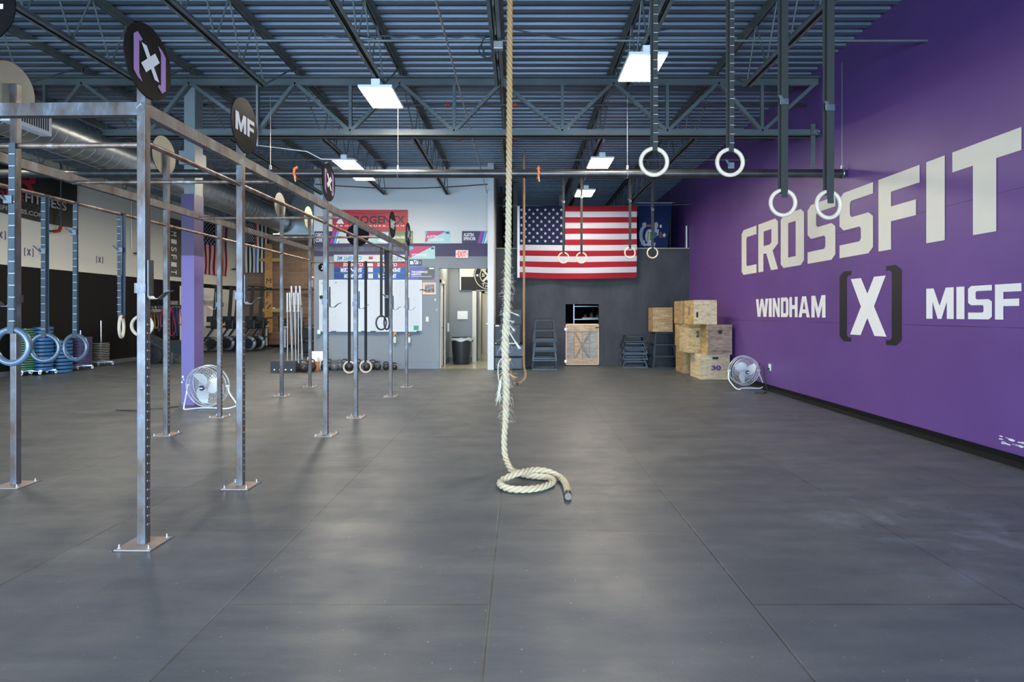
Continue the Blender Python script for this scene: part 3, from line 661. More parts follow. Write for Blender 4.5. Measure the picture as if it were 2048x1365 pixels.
ring('blue grey ring before the purple plate stack, farthest of the three',151,695,5.25,2.335,MATS['grey_ring'],MATS['strap_blue'],gp,OD=.25,marks=.07,tr=.0165,sw=-.02,buck=2.07,rot=-.1)
gp='wooden rings strapped to the side bar of the rig'
ring('pale wooden ring seen edge-on before the black wall',243,654,5.83,2.335,WR,MATS['strap_blue'],gp,tr=.014,rot=1.98,marks=.07,sw=.03,buck=1.98)
ring('pale wooden ring half hidden behind nearest rig upright',284,652,6.15,2.335,WR,MATS['strap_blue'],gp,rot=.1,marks=.07)
gp='low wooden rings at the far end of the rig'
ring('low wooden ring just above floor, beside kettlebells, left one of pair',698.5,735,10.72,2.30,WR,MATS['strap_black'],gp,tr=.0165,width=.042)
ring('low wooden ring just above floor, right one of pair by kettlebells',731.5,734,10.72,2.30,WR,MATS['strap_black'],gp,tr=.0165,width=.042)
gp='dark rings looped together before the board'
ring('black ring bundled in front of the whiteboard, left of the two',762.5,646,8.93,2.35,MATS['dark_ring'],MATS['strap_black'],gp,rot=1.0,tr=.013,width=.034)
ring('black ring bundled in front of the whiteboard, right of the two',773.5,646,9.35,2.35,MATS['dark_ring'],MATS['strap_black'],gp,rot=-.95,tr=.013,width=.05,sw=.02,buck=1.62)
# ------------------------------------------------------------ climbing ropes
def spline(pts,n):
    pts=[Vector(p) for p in pts]; out=[]
    for i in range(len(pts)-1):
        p0=pts[max(i-1,0)];p1=pts[i];p2=pts[i+1];p3=pts[min(i+2,len(pts)-1)]
        for k in range(n):
            t=k/n; out.append(.5*((2*p1)+(-p0+p2)*t+(2*p0-5*p1+4*p2-p3)*t*t+(-p0+3*p1-3*p2+p3)*t**3))
    out.append(pts[-1]); return out
def resample(pts,d):
    out=[pts[0]]; acc=0
    for a,b in zip(pts[:-1],pts[1:]):
        L_=(b-a).length
        if L_==0: continue
        while acc+L_>=d:
            t=(d-acc)/L_; a=a+(b-a)*t; out.append(a.copy()); L_=(b-a).length; acc=0
            if L_==0: break
        acc+=L_
    return out
def rope_mb(path,r,lay,d,rf=None,n=8):
    pts=resample(path,d); m=MB(); strands=[[],[],[]]
    t0=(pts[1]-pts[0]).normalized(); u=t0.orthogonal().normalized(); s=0; rr=[]
    for i,p in enumerate(pts):
        t=(pts[min(i+1,len(pts)-1)]-pts[max(i-1,0)]).normalized(); u=(u-t*u.dot(t)).normalized(); w_=t.cross(u)
        k=rf(p) if rf else 1; rr.append(r*.50*k)
        for j in range(3):
            a=-2*PI*(s/lay)+j*2*PI/3; strands[j].append(p+(u*math.cos(a)+w_*math.sin(a))*r*.55*k)
        s+=d
    for st in strands: m.tube(st,rr,n)
    return m,pts
n=NT('rope_manila',.85)
c1=n.ramp(n.math('DIVIDE',n.z,5.0),[(0,(.58,.45,.28)),(.25,(.62,.51,.35)),(.46,(.60,.48,.30)),(.56,(.52,.29,.11)),(1,(.44,.22,.07))])
n.col(n.mix(n.math('MULTIPLY',n.noise(60,3,n.mapping((1,1,.4))),.35),c1,(.42,.30,.17))); n.bump(n.noise(160,2),.6,.004)
M('rope_brown',(.36,.22,.11),.85,bump=.5,bscale=160); M('fray',(.60,.52,.38),.9); M('fray_orange',(.60,.36,.16),.9); M('rope_tape',(.015,.015,.016),.35)
rp=thing('climbing_rope','thick pale frayed climbing rope hanging to floor with coiled tail','rope',(0,5.05,0))
px=[(1019.5,-180),(1019.5,0),(1019,150),(1018,330),(1016.5,470),(1014.5,600),(1010.5,700),(1012.5,780),(1011,840),(1008.5,880),(1011,915)]
path=[P(a,b,5.08) for a,b in px]
for a,b,z in ((1021,938,.05),(1030,944,.03),(1048,950,.028),(1073,953,.028),(1094,955,.03),(1105,960,.034),(1103,967,.03),(1079,976,.028),(1048,979.5,.028),(1019,978,.028),(1003,972,.03),(1001,964,.03),(1018,954,.055),(1040,946,.075),(1064,941,.07),(1088,942,.06),(1106,948,.045),(1121,956,.03),(1131,968,.028),(1135,983,.028),(1136.5,994,.028)):
    path.append(G(a,b,z))
sp_=spline(path,14)
def rf(p):
    if p.z>2.3 or p.z<.45: return 1.0
    return 1+.32*math.exp(-((p.z-1.0)/.45)**2)+.10*math.exp(-((p.z-1.75)/.35)**2)+.12*math.sin(p.z*43)*math.exp(-((p.z-1.2)/.55)**2)
m,pts=rope_mb(sp_,.0262,.15,.010,rf); wpart(rp,'rope',m,MATS['rope_manila'])
e=pts[-8:]; wpart(rp,'end_tape',MB().tube([e[0],e[-1]+(e[-1]-e[-2])*.5],.027,18),MATS['rope_tape'])
q=e[-1]+(e[-1]-e[-2]); wpart(rp,'end_cut',MB().cyl(q-(e[-1]-e[-2])*.5,q,.0255,18),M('rope_cut',(.20,.15,.12),.95))
# frayed fibres
m=MB(); rnd=random.Random(3)
for k in range(420):
    z=rnd.choice([rnd.gauss(1.62,.10),rnd.gauss(1.25,.22),rnd.gauss(.85,.16),rnd.gauss(.55,.10),rnd.gauss(1.85,.25)]); z=max(.35,min(2.4,z))
    bp=min(pts,key=lambda p:abs(p.z-z)); a=rnd.uniform(0,2*PI); ln=rnd.uniform(.015,.06)*(1.3 if .4<z<1.7 else .6)
    o_=Vector((math.cos(a),math.sin(a),0)); p0=bp+o_*.026*rf(bp)*.8; dz=rnd.uniform(-1.2,.5)
    p1=p0+(o_+Vector((0,0,dz)))*ln*.5; p2=p1+(o_*.5+Vector((rnd.uniform(-.5,.5),rnd.uniform(-.5,.5),dz-.3)))*ln*.6
    m.tube([p0,p1,p2],[.0011,.0009,.0005],3,rnd.random()<.2,cap=False)
o=wpart(rp,'frayed_fibres',m,[MATS['fray'],MATS['fray_orange']]); tag(o,kind='stuff')
def tuft(px0,py0,px1,py1,r,mi=0,spread=.02):
    a=P(px0,py0,5.05); b=P(px1,py1,5.03); m=MB()
    for k in range(9):
        d=Vector((rnd.gauss(0,1),rnd.gauss(0,1),rnd.gauss(0,1)))*spread; m.tube([a+d*.15,(a+b)/2+d*.15,b+d],[r,r,r*.7],4,mi)
    wpart(rp,'loose_strand',m,[MATS['fray'],MATS['fray_orange']])
tuft(1019,624,1036,631,.0035,0,.009); tuft(1018,641,1028,645,.0018,0,.008); tuft(1019,650,1028,662,.0025,0,.005); tuft(1018,664,1038,697,.0045,0,.006); tuft(1014,745,1031,757,.0012,1,.02); tuft(1013,720,1021,719,.003,1,.008)
a=[P(u,v,5.03) for u,v in ((1007,715),(998,725),(996,745),(999,770),(998,790),(994,805))]
wpart(rp,'loose_strand',MB().tube(spline(a,6),.0045,6),MATS['fray'])
m=MB()
for k in range(14): m.tube([P(1003,752,5.03),P(999+rnd.uniform(-3,3),775,5.02),P(996+rnd.uniform(-6,6),800+rnd.uniform(-10,14),5.02)],.0016,3)
wpart(rp,'loose_strand',m,MATS['fray'])
r2=thing('climbing_rope','thinner brown climbing rope with curled tail behind the thick one','rope',(.1,10.8,0))
path=[P(1048,y_,11.2) for y_ in (300,400,500,600,680,730)]+[P(1051,745,11.2),P(1050,756,11.15),P(1044,763,11.1),P(1036,767,11.05),P(1027,767.5,11.0)]
path=[Vector((p.x,p.y,max(p.z,.03))) for p in path]
m,pt2=rope_mb(spline(path,12),.0235,.17,.02,None,6); wpart(r2,'rope',m,MATS['rope_brown'])
e=pt2[-4:]; wpart(r2,'end_tape',MB().tube([e[0],e[-1]+Vector((.06,-.03,-.005))],.026,12),MATS['rope_tape'])
# ------------------------------------------------------------ floor fans
M('fan_white',(.78,.80,.82),.35,.2); M('fan_wire',(.80,.82,.84),.3,.6); M('fan_blade',(.70,.70,.66),.4); M('fan_hub',(.02,.04,.10),.4)
def fan(label,c,R,yaw,tilt,phase):
    t=thing('floor_fan',label,'fan',(c.x,c.y,0),yaw,'white drum floor fans'); H=c.z
    Mx=Matrix.Translation((0,0,H))@Matrix.Rotation(tilt,4,'X')
    m=MB(); m.torus((0,-.07,0),R,.006,'Y',48,6); m.torus((0,.07,0),R,.008,'Y',48,6); m.torus((0,0,0),R+.003,.006,'Y',48,6)
    for rr,dy in ((.93,-.085),(.82,-.10),(.7,-.112),(.58,-.12),(.46,-.125),(.34,-.125),(.24,-.125)): m.torus((0,dy,0),R*rr,.0018,'Y',40,4)
    for k in range(64):
        a=2*PI*k/64; q=a+.35
        m.tube([(R*.14*math.cos(a),-.125,R*.14*math.sin(a)),(R*.5*math.cos(a+.12),-.125,R*.5*math.sin(a+.12)),(R*.8*math.cos(a+.25),-.105,R*.8*math.sin(a+.25)),(R*math.cos(q),-.07,R*math.sin(q))],.0014,4)
    m.xf(Mx).build('grille',MATS['fan_wire'],t)
    m=MB()
    for rr in (.9,.7,.5,.3): m.torus((0,.09,0),R*rr,.0018,'Y',36,4)
    for k in range(40):
        a=2*PI*k/40; m.tube([(R*.12*math.cos(a),.1,R*.12*math.sin(a)),(R*math.cos(a),.07,R*math.sin(a))],.0014,4)
    m.cyl((0,.03,0),(0,.2,0),.07,20).xf(Mx).build('motor_guard',MATS['fan_wire'],t)
    for k in range(3):
        a0=phase+2*PI*k/3; m=MB(); vs=[];fs=[]
        N=9
        for i in range(N):
            u=i/(N-1); rad=R*(.16+.72*u); ca=a0+.55*u*u; wdt=(.12+.36*math.sin(PI*min(1,u*.85+.12)))*1.1
            for sgn in (-1,1):
                aa=ca+sgn*wdt*.9/(max(.35,u+.28)); vs.append((rad*math.cos(aa),-.03+.025*sgn,rad*math.sin(aa)))
        for i in range(N-1): fs.append((2*i,2*i+1,2*i+3,2*i+2))
        nn=len(vs); vs2=[(x_,y_+.003,z_) for x_,y_,z_ in vs]
        m.add(vs,fs,0,True); m.add(vs2,[tuple(reversed(f)) for f in fs],0,True)
        m.xf(Mx).build('blade',MATS['fan_blade'],t)
    m=MB().lathe([(0,-.145),(R*.12,-.142),(R*.135,-.13),(R*.135,-.12)],24,axis='Y').xf(Mx); hb=m.build('hub_cap',MATS['fan_hub'],t)
    MB().box(-R*.09,-.147,-.008,R*.09,-.1455,.008).xf(Mx).build('badge',MATS['paint_white'],hb)
    # bent tube stand
    s=R+.03; pts=[(-s,0,H),(-s-.01,-.02,H*.55),(-s+.05,-.14,.04),(-s+.12,-.2,.018),(-s*.3,-.05,.016),(s*.3,-.02,.016),(s-.0,-.05,.016),(s+.11,.02,.05),(s+.10,.03,.09),(s+.02,0,H*.72),(s,0,H)]
    MB().tube(spline(pts,6),.011,8).build('stand',MATS['fan_white'],t)
    MB().cyl((-s-.02,0,H),(-s+.03,0,H),.018,10).cyl((s+.02,0,H),(s-.03,0,H),.018,10).build('pivot_knob',MATS['fan_white'],t)
    return t
c=P(488,0,1);
fan('white floor fan in front of the boxes by purple wall',Vector((4.04,10.6,.33)),.255,.12,.15,2.1)
fan('white floor fan leaning before the violet steel column',Vector((-4.42,8.38,.325)),.285,-.15,.12,1.9)
# cables of the fans, outlet
rod('fan_cord','black cord of the fan beside the violet column','cord',[(-4.9,8.5,.012),(-5.05,8.35,.012),(-5.2,8.3,.012),(-5.1,8.1,.012),(-5.35,8.15,.012),(-5.6,8.2,.012)],.007,MATS['cable_dark'])
rod('fan_cord','black cord of the fan beside the wood boxes','cord',[(4.34,10.7,.3),(4.38,10.75,.45),(4.40,10.6,.36),(4.36,10.5,.2),(4.33,10.3,.03),(4.2,10.1,.012)],.008,MATS['cable_dark'])
rod('fan_cord','short black cord piece on floor before right hand fan','cord',[(4.0,10.0,.012),(4.12,9.95,.012),(4.2,10.02,.012)],.009,MATS['cable_dark'])
t=thing('power_outlet','white power outlet on purple wall above right fan','outlet',(XR-.001,10.35,.41)); MB().bbox(-.02,-.04,-.06,0,.04,.06,.005).build('cover',MATS['register_white'],t); MB().box(-.05,-.015,-.05,-.02,.015,-.01).build('plug',MATS['cable_dark'],t)
# peeled paint on the wall near the floor
m=MB(); rnd=random.Random(5)
for k in range(16):
    yy=5.2+rnd.uniform(-.12,.2); zz=.21+rnd.uniform(-.05,.03); s=rnd.uniform(.008,.03)
    m.add([(XR-.0025,yy+s*math.cos(a)*1.6,zz+s*.4*math.sin(a)*rnd.uniform(.5,1.3)) for a in [2*PI*i/7 for i in range(7)]],[tuple(range(7))])
tag(m.build('paint_chip',M('bare_plaster',(.75,.74,.75),.7)),'white chipped paint marks low on purple wall by frame edge','paint chips')
m=MB()
for a,b,s in ((1.93,.3,.05),(1.90,.22,.04),(1.97,.26,.03)):
    m.add([(cx0-.001+.03*0+ (a-1.9)*.3, cy0-.0015, b+.1+.3*s*math.sin(q)*1.2) if False else (cx0+.012+(a-1.9)*.35+s*.35*math.cos(q),cy0-.0015,b+.12+s*.4*math.sin(q*1.0)) for q in [2*PI*i/6 for i in range(6)]],[tuple(range(6))])
tag(m.build('paint_chip',MATS['bare_plaster']),'white chipped paint marks low on violet column behind fan','paint chips')
# ------------------------------------------------------------ plywood boxes
def plywood(name,a,b,sc=1.0,rot=0):
    n=NT(name,.6); v=n.mapping((2.2*sc,2.2*sc,13*sc),(random.random()*9,random.random()*9,random.random()*9),(0,rot,0))
    f=n.noise(1.6,6,v,.6); wv=n.t.nodes.new('ShaderNodeTexWave'); wv.inputs['Scale'].default_value=1.1*sc; wv.inputs['Distortion'].default_value=9; wv.inputs['Detail'].default_value=3; n.l(v,wv.inputs['Vector'])
    n.col(n.mix(n.ramp(f,[(.35,(0,0,0)),(.7,(1,1,1))]),n.mix(n.math('MULTIPLY',wv.outputs['Fac'],.35),tuple(q*.72 for q in b),a),a)); n.bump(wv.outputs['Fac'],.1); return n.m
PW=[plywood('ply_light',(.68,.53,.33),(.50,.36,.19)),plywood('ply_tan',(.50,.34,.17),(.28,.17,.07),1.3),plywood('ply_pink',(.36,.25,.18),(.16,.10,.065),.8),plywood('ply_gold',(.58,.42,.19),(.36,.22,.08),1.1),plywood('ply_pale',(.75,.63,.42),(.60,.46,.26),.7)]
M('ply_edge',(.30,.20,.11),.7); M('violet_paint',(.10,.04,.25),.5)
def woodbox(label,x0,y0,z0,x1,y1,z1,mat,holes=(),marks=(),side=None,group='plywood jump boxes piled by the purple wall'):
    c=((x0+x1)/2,(y0+y1)/2,z0); t=thing('plyo_box',label,'jump box',c,0,group)
    mats=[mat,side or mat,MATS['ply_edge'],MATS['dark_slot'],MATS['violet_paint'],MATS['letter_black']]
    a,b,h=(x1-x0)/2,(y1-y0)/2,z1-z0; e=.018
    MB().bbox(-a,-b,0,a,-b+e,h,.002).build('front_panel',mats[0],t); MB().bbox(-a,b-e,0,a,b,h,.002).build('rear_panel',mats[0],t)
    MB().bbox(-a,-b+e,0,-a+e,b-e,h,.002).build('side_panel',mats[1],t); MB().bbox(a-e,-b+e,0,a,b-e,h,.002).build('side_panel',mats[1],t)
    MB().bbox(-a+e,-b+e,h-e,a-e,b-e,h,.001).build('top_panel',mats[0],t)
    for kind,u,v,s in holes:
        m=MB()
        if kind=='slot': w_,q=(s*1.0,s*.38); n_=16
        elif kind=='vslot': w_,q=(s*.38,s)
        else: w_,q=s*.5,s*.5
        pts=[]
        for i in range(32):
            aa=2*PI*i/32; ex=.35 if kind!='round' else 1
            pts.append((u+w_*math.copysign(abs(math.cos(aa))**ex,math.cos(aa)),v+q*math.copysign(abs(math.sin(aa))**ex,math.sin(aa))))
        m.poly(pts,lambda p,r,d:(p,-b-.0012,r)); m.build('hand_hole',MATS['dark_slot'],t)
    for txt,u,v,w_,q,fc,mt in marks:
        fn=(lambda p,r,d:(p,-b-.0012,r)) if fc=='f' else (lambda p,r,d:(-a-.0012,-p,r))
        vf=block('X',u,v,u+w_,v+q) if txt=='X' else text(txt,u,v,u+w_,v+q,.05)
        MB().flat(vf,fn).build('stencil',mt,t)
    return t
V=MATS['violet_paint'];K=MATS['letter_black']
woodbox('wooden jump box stencilled 30, lowest at front, slot hand hole',3.734,12.1,0,4.325,12.86,.517,PW[0],[('slot',0,.44,.062)],[('30',-.085,.19,.20,.10,'f',V)],PW[4])
woodbox('brownish jump box with round hand hole, on the box stencilled 30',3.85,12.0,.519,4.335,12.5,1.13,PW[2],[('round',0,.46,.088)],[],PW[3])
woodbox('jump box behind the round hole box, stencilled 20 on its front',3.6,12.52,.519,4.3,13.25,1.055,PW[3],[],[('20',-.19,.33,.07,.14,'f',K)],PW[0])
woodbox('topmost front jump box with upright slot and small violet X',3.59,12.1,1.132,4.06,12.8,1.632,PW[0],[('vslot',-.17,.2,.055)],[('X',-.05,.2,.10,.16,'l',V)],PW[3])
woodbox('lowest jump box at the back of the pile',3.72,13.3,0,4.33,14.0,.6,PW[1],side=PW[1])
woodbox('middle jump box at the back of the pile',3.70,13.3,.602,4.33,14.0,1.12,PW[3],side=PW[3])
woodbox('top jump box at the back of the pile',3.68,13.3,1.122,4.3,14.0,1.64,PW[1],side=PW[1])
g2='small plywood boxes on the dark metal stand'
woodbox('small striped plywood box directly on tall dark stand',3.29,14.5,.905,3.78,15.0,1.20,PW[1],group=g2)
woodbox('small striped plywood box, upper one above tall dark stand',3.29,14.5,1.202,3.78,15.0,1.505,PW[1],group=g2)
# ------------------------------------------------------------ nested metal plyo stands
M('stand_steel',(.03,.038,.048),.5,.2,noise=.3,nscale=6); M('stand_steel_light',(.075,.095,.12),.5,.2,noise=.3,nscale=6); M('stand_top',(.018,.02,.022),.7)
def stand(label,cx_,cy_,z,wb,wt,h,group,mt='stand_steel',db=None):
    t=thing('plyo_stand',label,'jump stand',(cx_,cy_,z),0,group); m_=MATS[mt]; e=.032; db=db or wb*.85; dt=db*wt/wb
    def frame(nm,w_,d_,zz):
        m=MB(); 
        for s in (-1,1): m.beam((-w_/2,s*d_/2,zz),(w_/2,s*d_/2,zz),e,e); m.beam((s*w_/2,-d_/2,zz),(s*w_/2,d_/2,zz),e,e)
        m.build(nm,m_,t)
    frame('base_frame',wb,db,e/2); frame('top_frame',wt,dt,h-e/2-.012)
    f=.5; frame('middle_frame',wb+(wt-wb)*f,db+(dt-db)*f,h*f)
    for a in (-1,1):
        for b in (-1,1): MB().beam((a*wb/2,b*db/2,e/2),(a*wt/2,b*dt/2,h-e/2-.012),e,e).build('leg',m_,t)
    MB().box(-wt/2-.01,-dt/2-.01,h-.012,wt/2+.01,dt/2+.01,h).build('top_board',MATS['stand_top'],t)
    return t
gs='nested metal jump stands beside half door'
c=1088.4; xx=(c-VX)*14.45/FPX
for i,(z,h,wb,wt,mt) in enumerate(((0,.55,.60,.44,'stand_steel_light'),(.21,.55,.57,.42,'stand_steel_light'),(.43,.55,.56,.42,'stand_steel'),(.66,.56,.56,.42,'stand_steel'))):
    stand('dark metal jump stand between crash mats and half door, %s from floor'%ORD[i],xx,14.45,z,wb,wt,h,gs,mt)
gs='low nested metal jump stands'
xx=(1267.5-VX)*14.95/FPX
for i,(z,h,mt) in enumerate(((0,.30,'stand_steel_light'),(.20,.27,'stand_steel_light'),(.35,.28,'stand_steel_light'),(.50,.31,'stand_steel'))):
    stand('low metal jump stand in short stack right of half door, %s from floor'%ORD[i],xx,14.95,z,.60,.45,h,gs,mt,.44)
gs='tall metal jump stands under the small boxes'
xx=(1326-VX)*14.75/FPX
for i,(z,h) in enumerate(((0,.60),(.28,.62))):
    stand('tall dark metal stand under small plywood boxes, %s one'%('lower','upper')[i],xx,14.78,z,.60 if i==0 else .57,.44,h,gs,'stand_steel',.5)
# ------------------------------------------------------------ crash mats
M('vinyl_mat',(.035,.048,.065),.42,noise=.3,nscale=4,bump=.5,bscale=5); M('vinyl_dark',(.022,.024,.028),.5)
def matobj(label,x0,y0,z0,x1,y1,z1,mt='vinyl_mat',b=.03):
    t=thing('crash_mat',label,'crash mat',((x0+x1)/2,(y0+y1)/2,z0),0,'dark crash mats stacked by the dividing wall')
    a,bb=(x1-x0)/2,(y1-y0)/2; MB().bbox(-a,-bb,0,a,bb,z1-z0,b).build('cushion',MATS[mt],t); return t
matobj('wrinkled navy vinyl crash mat lying on the floor, lowest',-.60,14.2,0,.10,15.15,.30)
matobj('wrinkled navy vinyl crash mat, second from the floor',-.60,14.2,.302,.12,15.15,.60)
t=matobj('upright dark mat with white label and lettering on crash mats',-.60,14.32,.602,.03,14.6,1.09,'vinyl_dark',.012)
MB().box(-.29,-.143,.44,-.20,-.141,.475).box(-.29,-.143,.015,-.265,-.141,.045).build('label',MATS['paint_white'],t)
MB().flat(text('NOLOX',.02,.01,.26,.048,.05,rot180=False),lambda u,v,d:(u,-.1425,v)).build('lettering',MATS['paint_white'],t)
matobj('rounded dark mat standing at the back on crash mats',-.50,14.8,.602,.10,15.0,1.48,'vinyl_dark',.04)
# ------------------------------------------------------------ plank half door and the room behind it
W1=plywood('plank_grey',(.42,.38,.34),(.26,.22,.19),1.6,1.57);W2=plywood('plank_tan',(.60,.40,.22),(.45,.28,.13),1.6,1.57);W3=plywood('plank_flat',(.58,.42,.27),(.40,.27,.15),1.4);W4=M('door_edge',(.72,.52,.36),.6); W5=plywood('brace_wood',(.30,.26,.23),(.19,.16,.14),2)
t=thing('half_door','rustic plank half door with crossed braces in black partition','half door',(1.64,15.3,0.02)); hw=.43; H=1.07
MB().box(-hw,-.02,0,-hw+.022,.03,H).box(hw-.022,-.02,0,hw,.03,H).box(-hw,-.02,0,hw,.03,.022).box(-hw,-.02,H-.022,hw,.03,H).build('frame',W4,t)
xs=[-.408,-.21,-.005,.19,.408]
for k in range(4): MB().bbox(xs[k]+.002,-.012,.02,xs[k+1]-.002,.02,H-.02,.003).build('plank',[W1,W2,W1,W1][k],t)
MB().bbox(-.408,-.03,H-.20,.408,-.012,H-.022,.003).build('top_board',W3,t); MB().bbox(-.408,-.03,.022,.408,-.012,.18,.003).build('bottom_board',W3,t)
MB().beam((-.20,-.024,H-.21),(.19,-.024,.18),.045,.02,up=(0,1,0)).build('brace',W5,t); MB().beam((.20,-.022,H-.21),(-.19,-.022,.18),.045,.018,up=(0,1,0)).build('brace',W5,t)
for zz in (.93,.10): MB().box(-hw-.03,-.035,zz-.03,-hw+.02,-.028,zz+.03).build('hinge',MATS['bolt_zinc'],t)
MB().cyl((hw-.07,-.03,.97),(hw-.07,-.07,.97),.02,12).cyl((hw-.07,-.06,.97),(hw+.03,-.06,.99),.012,8).build('latch',MATS['dark_slot'],t)
# shelf with things behind the half door
t=thing('storage_shelf','dark shelf with pale tray seen through gap above half door','shelf',(2.15,16.8,0))
MB().box(-.6,0,1.18,.6,.4,1.2).box(-.6,0,1.55,.6,.4,1.57).box(-.6,.02,0,-.57,.05,1.7).box(.55,.02,0,.58,.05,1.7).build('frame',MATS['cable_steel'],t)
o=MB().bbox(-.30,-.05,0,.28,.25,.045,.01).build('tray',MATS['paint_white']); o.location=(2.1,16.85,1.2); tag(o,'white tray on the shelf behind the half door','tray')
for i,(a,h,cc) in enumerate(((-.2,.14,(.25,.06,.05)),(-.02,.18,(.22,.12,.04)),(.15,.12,(.10,.12,.16)),(.3,.16,(.16,.05,.08)))):
    o=MB().lathe([(0,0),(.05,0),(.05,h*.7),(.025,h*.85),(.025,h),(0,h)],16).build('supply_bottle',M('supply%d'%i,cc,.5)); o.location=(2.12+a,17.1,1.20); tag(o,'dark supply bottle on shelf behind half door, %s along'%ORD[i],'bottle','bottles on the shelf behind the half door')
# ------------------------------------------------------------ flags
M('flag_red',(.25,.009,.018),.85,spec=.2); M('flag_white',(.43,.43,.47),.85,spec=.2); M('flag_navy',(.007,.012,.04),.8,spec=.2); M('flag_black',(.012,.012,.012),.8); M('flag_blue',(.005,.014,.06),.8,spec=.2)
M('flag_cream',(.62,.60,.52),.75); M('line_red',(.50,.03,.03),.7); M('line_blue',(.03,.12,.45),.7); M('flag_hem',(.66,.67,.70),.7)
def wave(amp,seed,sag=0,drape=True):
    r=random.Random(seed); ph=[r.uniform(0,6) for _ in range(6)]
    def f(u,v):    # u,v in 0..1 ; v up
        a=math.sin(u*9+ph[0]+v*2.0)*.35+math.sin((u+v*.6)*15+ph[1])*.25+math.sin((u*.8-v*.9)*11+ph[2])*.4
        return amp*a*(1.2-v*.7)
    return f
def flag(label,org,W,H,fn_world,cells,mats,amp=.03,seed=1,extra=None,nx=60,nz=44,name='flag',cat='flag',edge=None):
    """cells(u,v)->material index ; fn_world(x,depth,z)->world ; depth positive = towards the viewer"""
    wv=wave(amp,seed); t=thing(name,label,cat,org); O=Vector(org)
    bend=edge or (lambda u,v:(0,0))
    def pt(u,v,off=0):
        dx,dz=bend(u,v); return fn_world(u*W+dx,wv(u,v)+amp*1.3+off,v*H+dz)
    m=MB(); vs=[pt(i/nx,j/nz) for j in range(nz+1) for i in range(nx+1)]; fs=[];
    n0=len(m.v); m.v+= [tuple(v) for v in vs]
    for j in range(nz):
        for i in range(nx):
            a=j*(nx+1)+i; m.f.append((a,a+1,a+nx+2,a+nx+1)); m.m.append(cells((i+.5)/nx,(j+.5)/nz)); m.sm.append(True)
    def overlay(pts,mi,off=.004):
        m.add([pt(u,v,off) for u,v in pts],[tuple(range(len(pts)))],mi)
    if extra: extra(overlay,m,pt)
    o=wpart(t,'cloth',m,mats); return t,o
def star(cu_,cv,ru,rv,rot=PI/2): return [(cu_+(ru if k%2==0 else ru*.4)*math.cos(rot+PI*k/5),cv+(rv if k%2==0 else rv*.4)*math.sin(rot+PI*k/5)) for k in range(10)]
def starfan(ov,c,ru,rv,mi,rot=PI/2):
    p=star(*c,ru,rv,rot)
    for k in range(0,10,2): ov([p[k-1],p[k],p[k+1],c],mi)
# large stars and stripes, 3.07 x 1.85
YF=15.2
def fw(x,d,z): return (x,YF-d,z)
org=P(1035,556,YF); Wf=238*YF/FPX; Hf=143*YF/FPX
def cells(u,v):
    k=min(12,int(v*13));
    if u<.40 and v>6/13+1e-6 and k>=6: return 2
    return 0 if k%2==0 else 1
def ex(ov,m,pt):
    for r in range(9):
        n_=6 if r%2==0 else 5
        for c_ in range(n_):
            u=.40*((c_*2+1+(r%2))/12.0); v=1-(7/13)*((r+1)/10.0)
            starfan(ov,(u,v),.0145,.0255,1)
    for v0 in range(10): ov([(-.002,v0/10),(.018,v0/10),(.018,(v0+1)/10),(-.002,(v0+1)/10)],3,.006)
flag('large red, white and blue striped flag with white stars on black partition',org,Wf,Hf,lambda x,d,z:(org.x+x,YF-d,org.z+z+.03*math.sin(PI*min(1,max(0,x/Wf)))*-1*(1-z/Hf)),cells,[MATS['flag_red'],MATS['flag_white'],MATS['flag_navy'],MATS['flag_hem']],.042,4,ex,75,52)
# blue state flag hung sideways
o2=P(1277,499,15.42); W2_,H2_=67*15.42/FPX,94*15.42/FPX
def ex2(ov,m,pt):
    def circ(cu_,cv,ru,rv,mi,n_=20,off=.004): ov([(cu_+ru*math.cos(2*PI*k/n_),cv+rv*math.sin(2*PI*k/n_)) for k in range(n_)],mi,off)
    circ(.17,.30,.15,.20,1); circ(.26,.30,.13,.18,0,20,.006); circ(.36,.28,.14,.15,1,20,.008); circ(.38,.28,.09,.115,2,20,.010)
    ov([(.36,.18),(.46,.19),(.46,.37),(.36,.38)],3,.012); ov([(.29,.17),(.33,.17),(.34,.38),(.30,.38)],5,.012)
    ov([(.12,.44),(.24,.46),(.24,.57),(.12,.56)],1,.006); ov([(.22,.49),(.52,.47),(.52,.53),(.22,.52)],5,.006)
    circ(.56,.51,.07,.07,1); ov([(.50,.24),(.66,.30),(.66,.42),(.52,.45)],1,.005); circ(.55,.31,.06,.06,4,16,.007)
    ov([(.16,.08),(.56,.06),(.58,.14),(.18,.15)],1,.006); ov([(.09,.10),(.22,.06),(.22,.18),(.10,.22)],1,.006)
    ov([(.70,.24),(.76,.24),(.76,.37),(.70,.37)],6,.006); starfan(ov,(.85,.30),.08,.06,2,0.3); circ(.71,.49,.035,.035,2)
    ov([(-.01,.975),(1.01,.975),(1.01,1.0),(-.01,1.0)],1,.006)
flag('dark blue flag with round emblem hung sideways above partition',o2,W2_,H2_,lambda x,d,z:(o2.x+x*(.86+.14*z/H2_),15.42-d,o2.z+z-.06*x*0),lambda u,v:0,[MATS['flag_blue'],M('seal_grey',(.22,.25,.32),.7),M('seal_cream',(.45,.44,.36),.7),M('seal_green',(.02,.16,.07),.7),M('seal_teal',(.01,.07,.08),.7),M('seal_brown',(.14,.08,.03),.7),M('seal_red',(.18,.03,.06),.7)],.003,9,ex2,24,30)
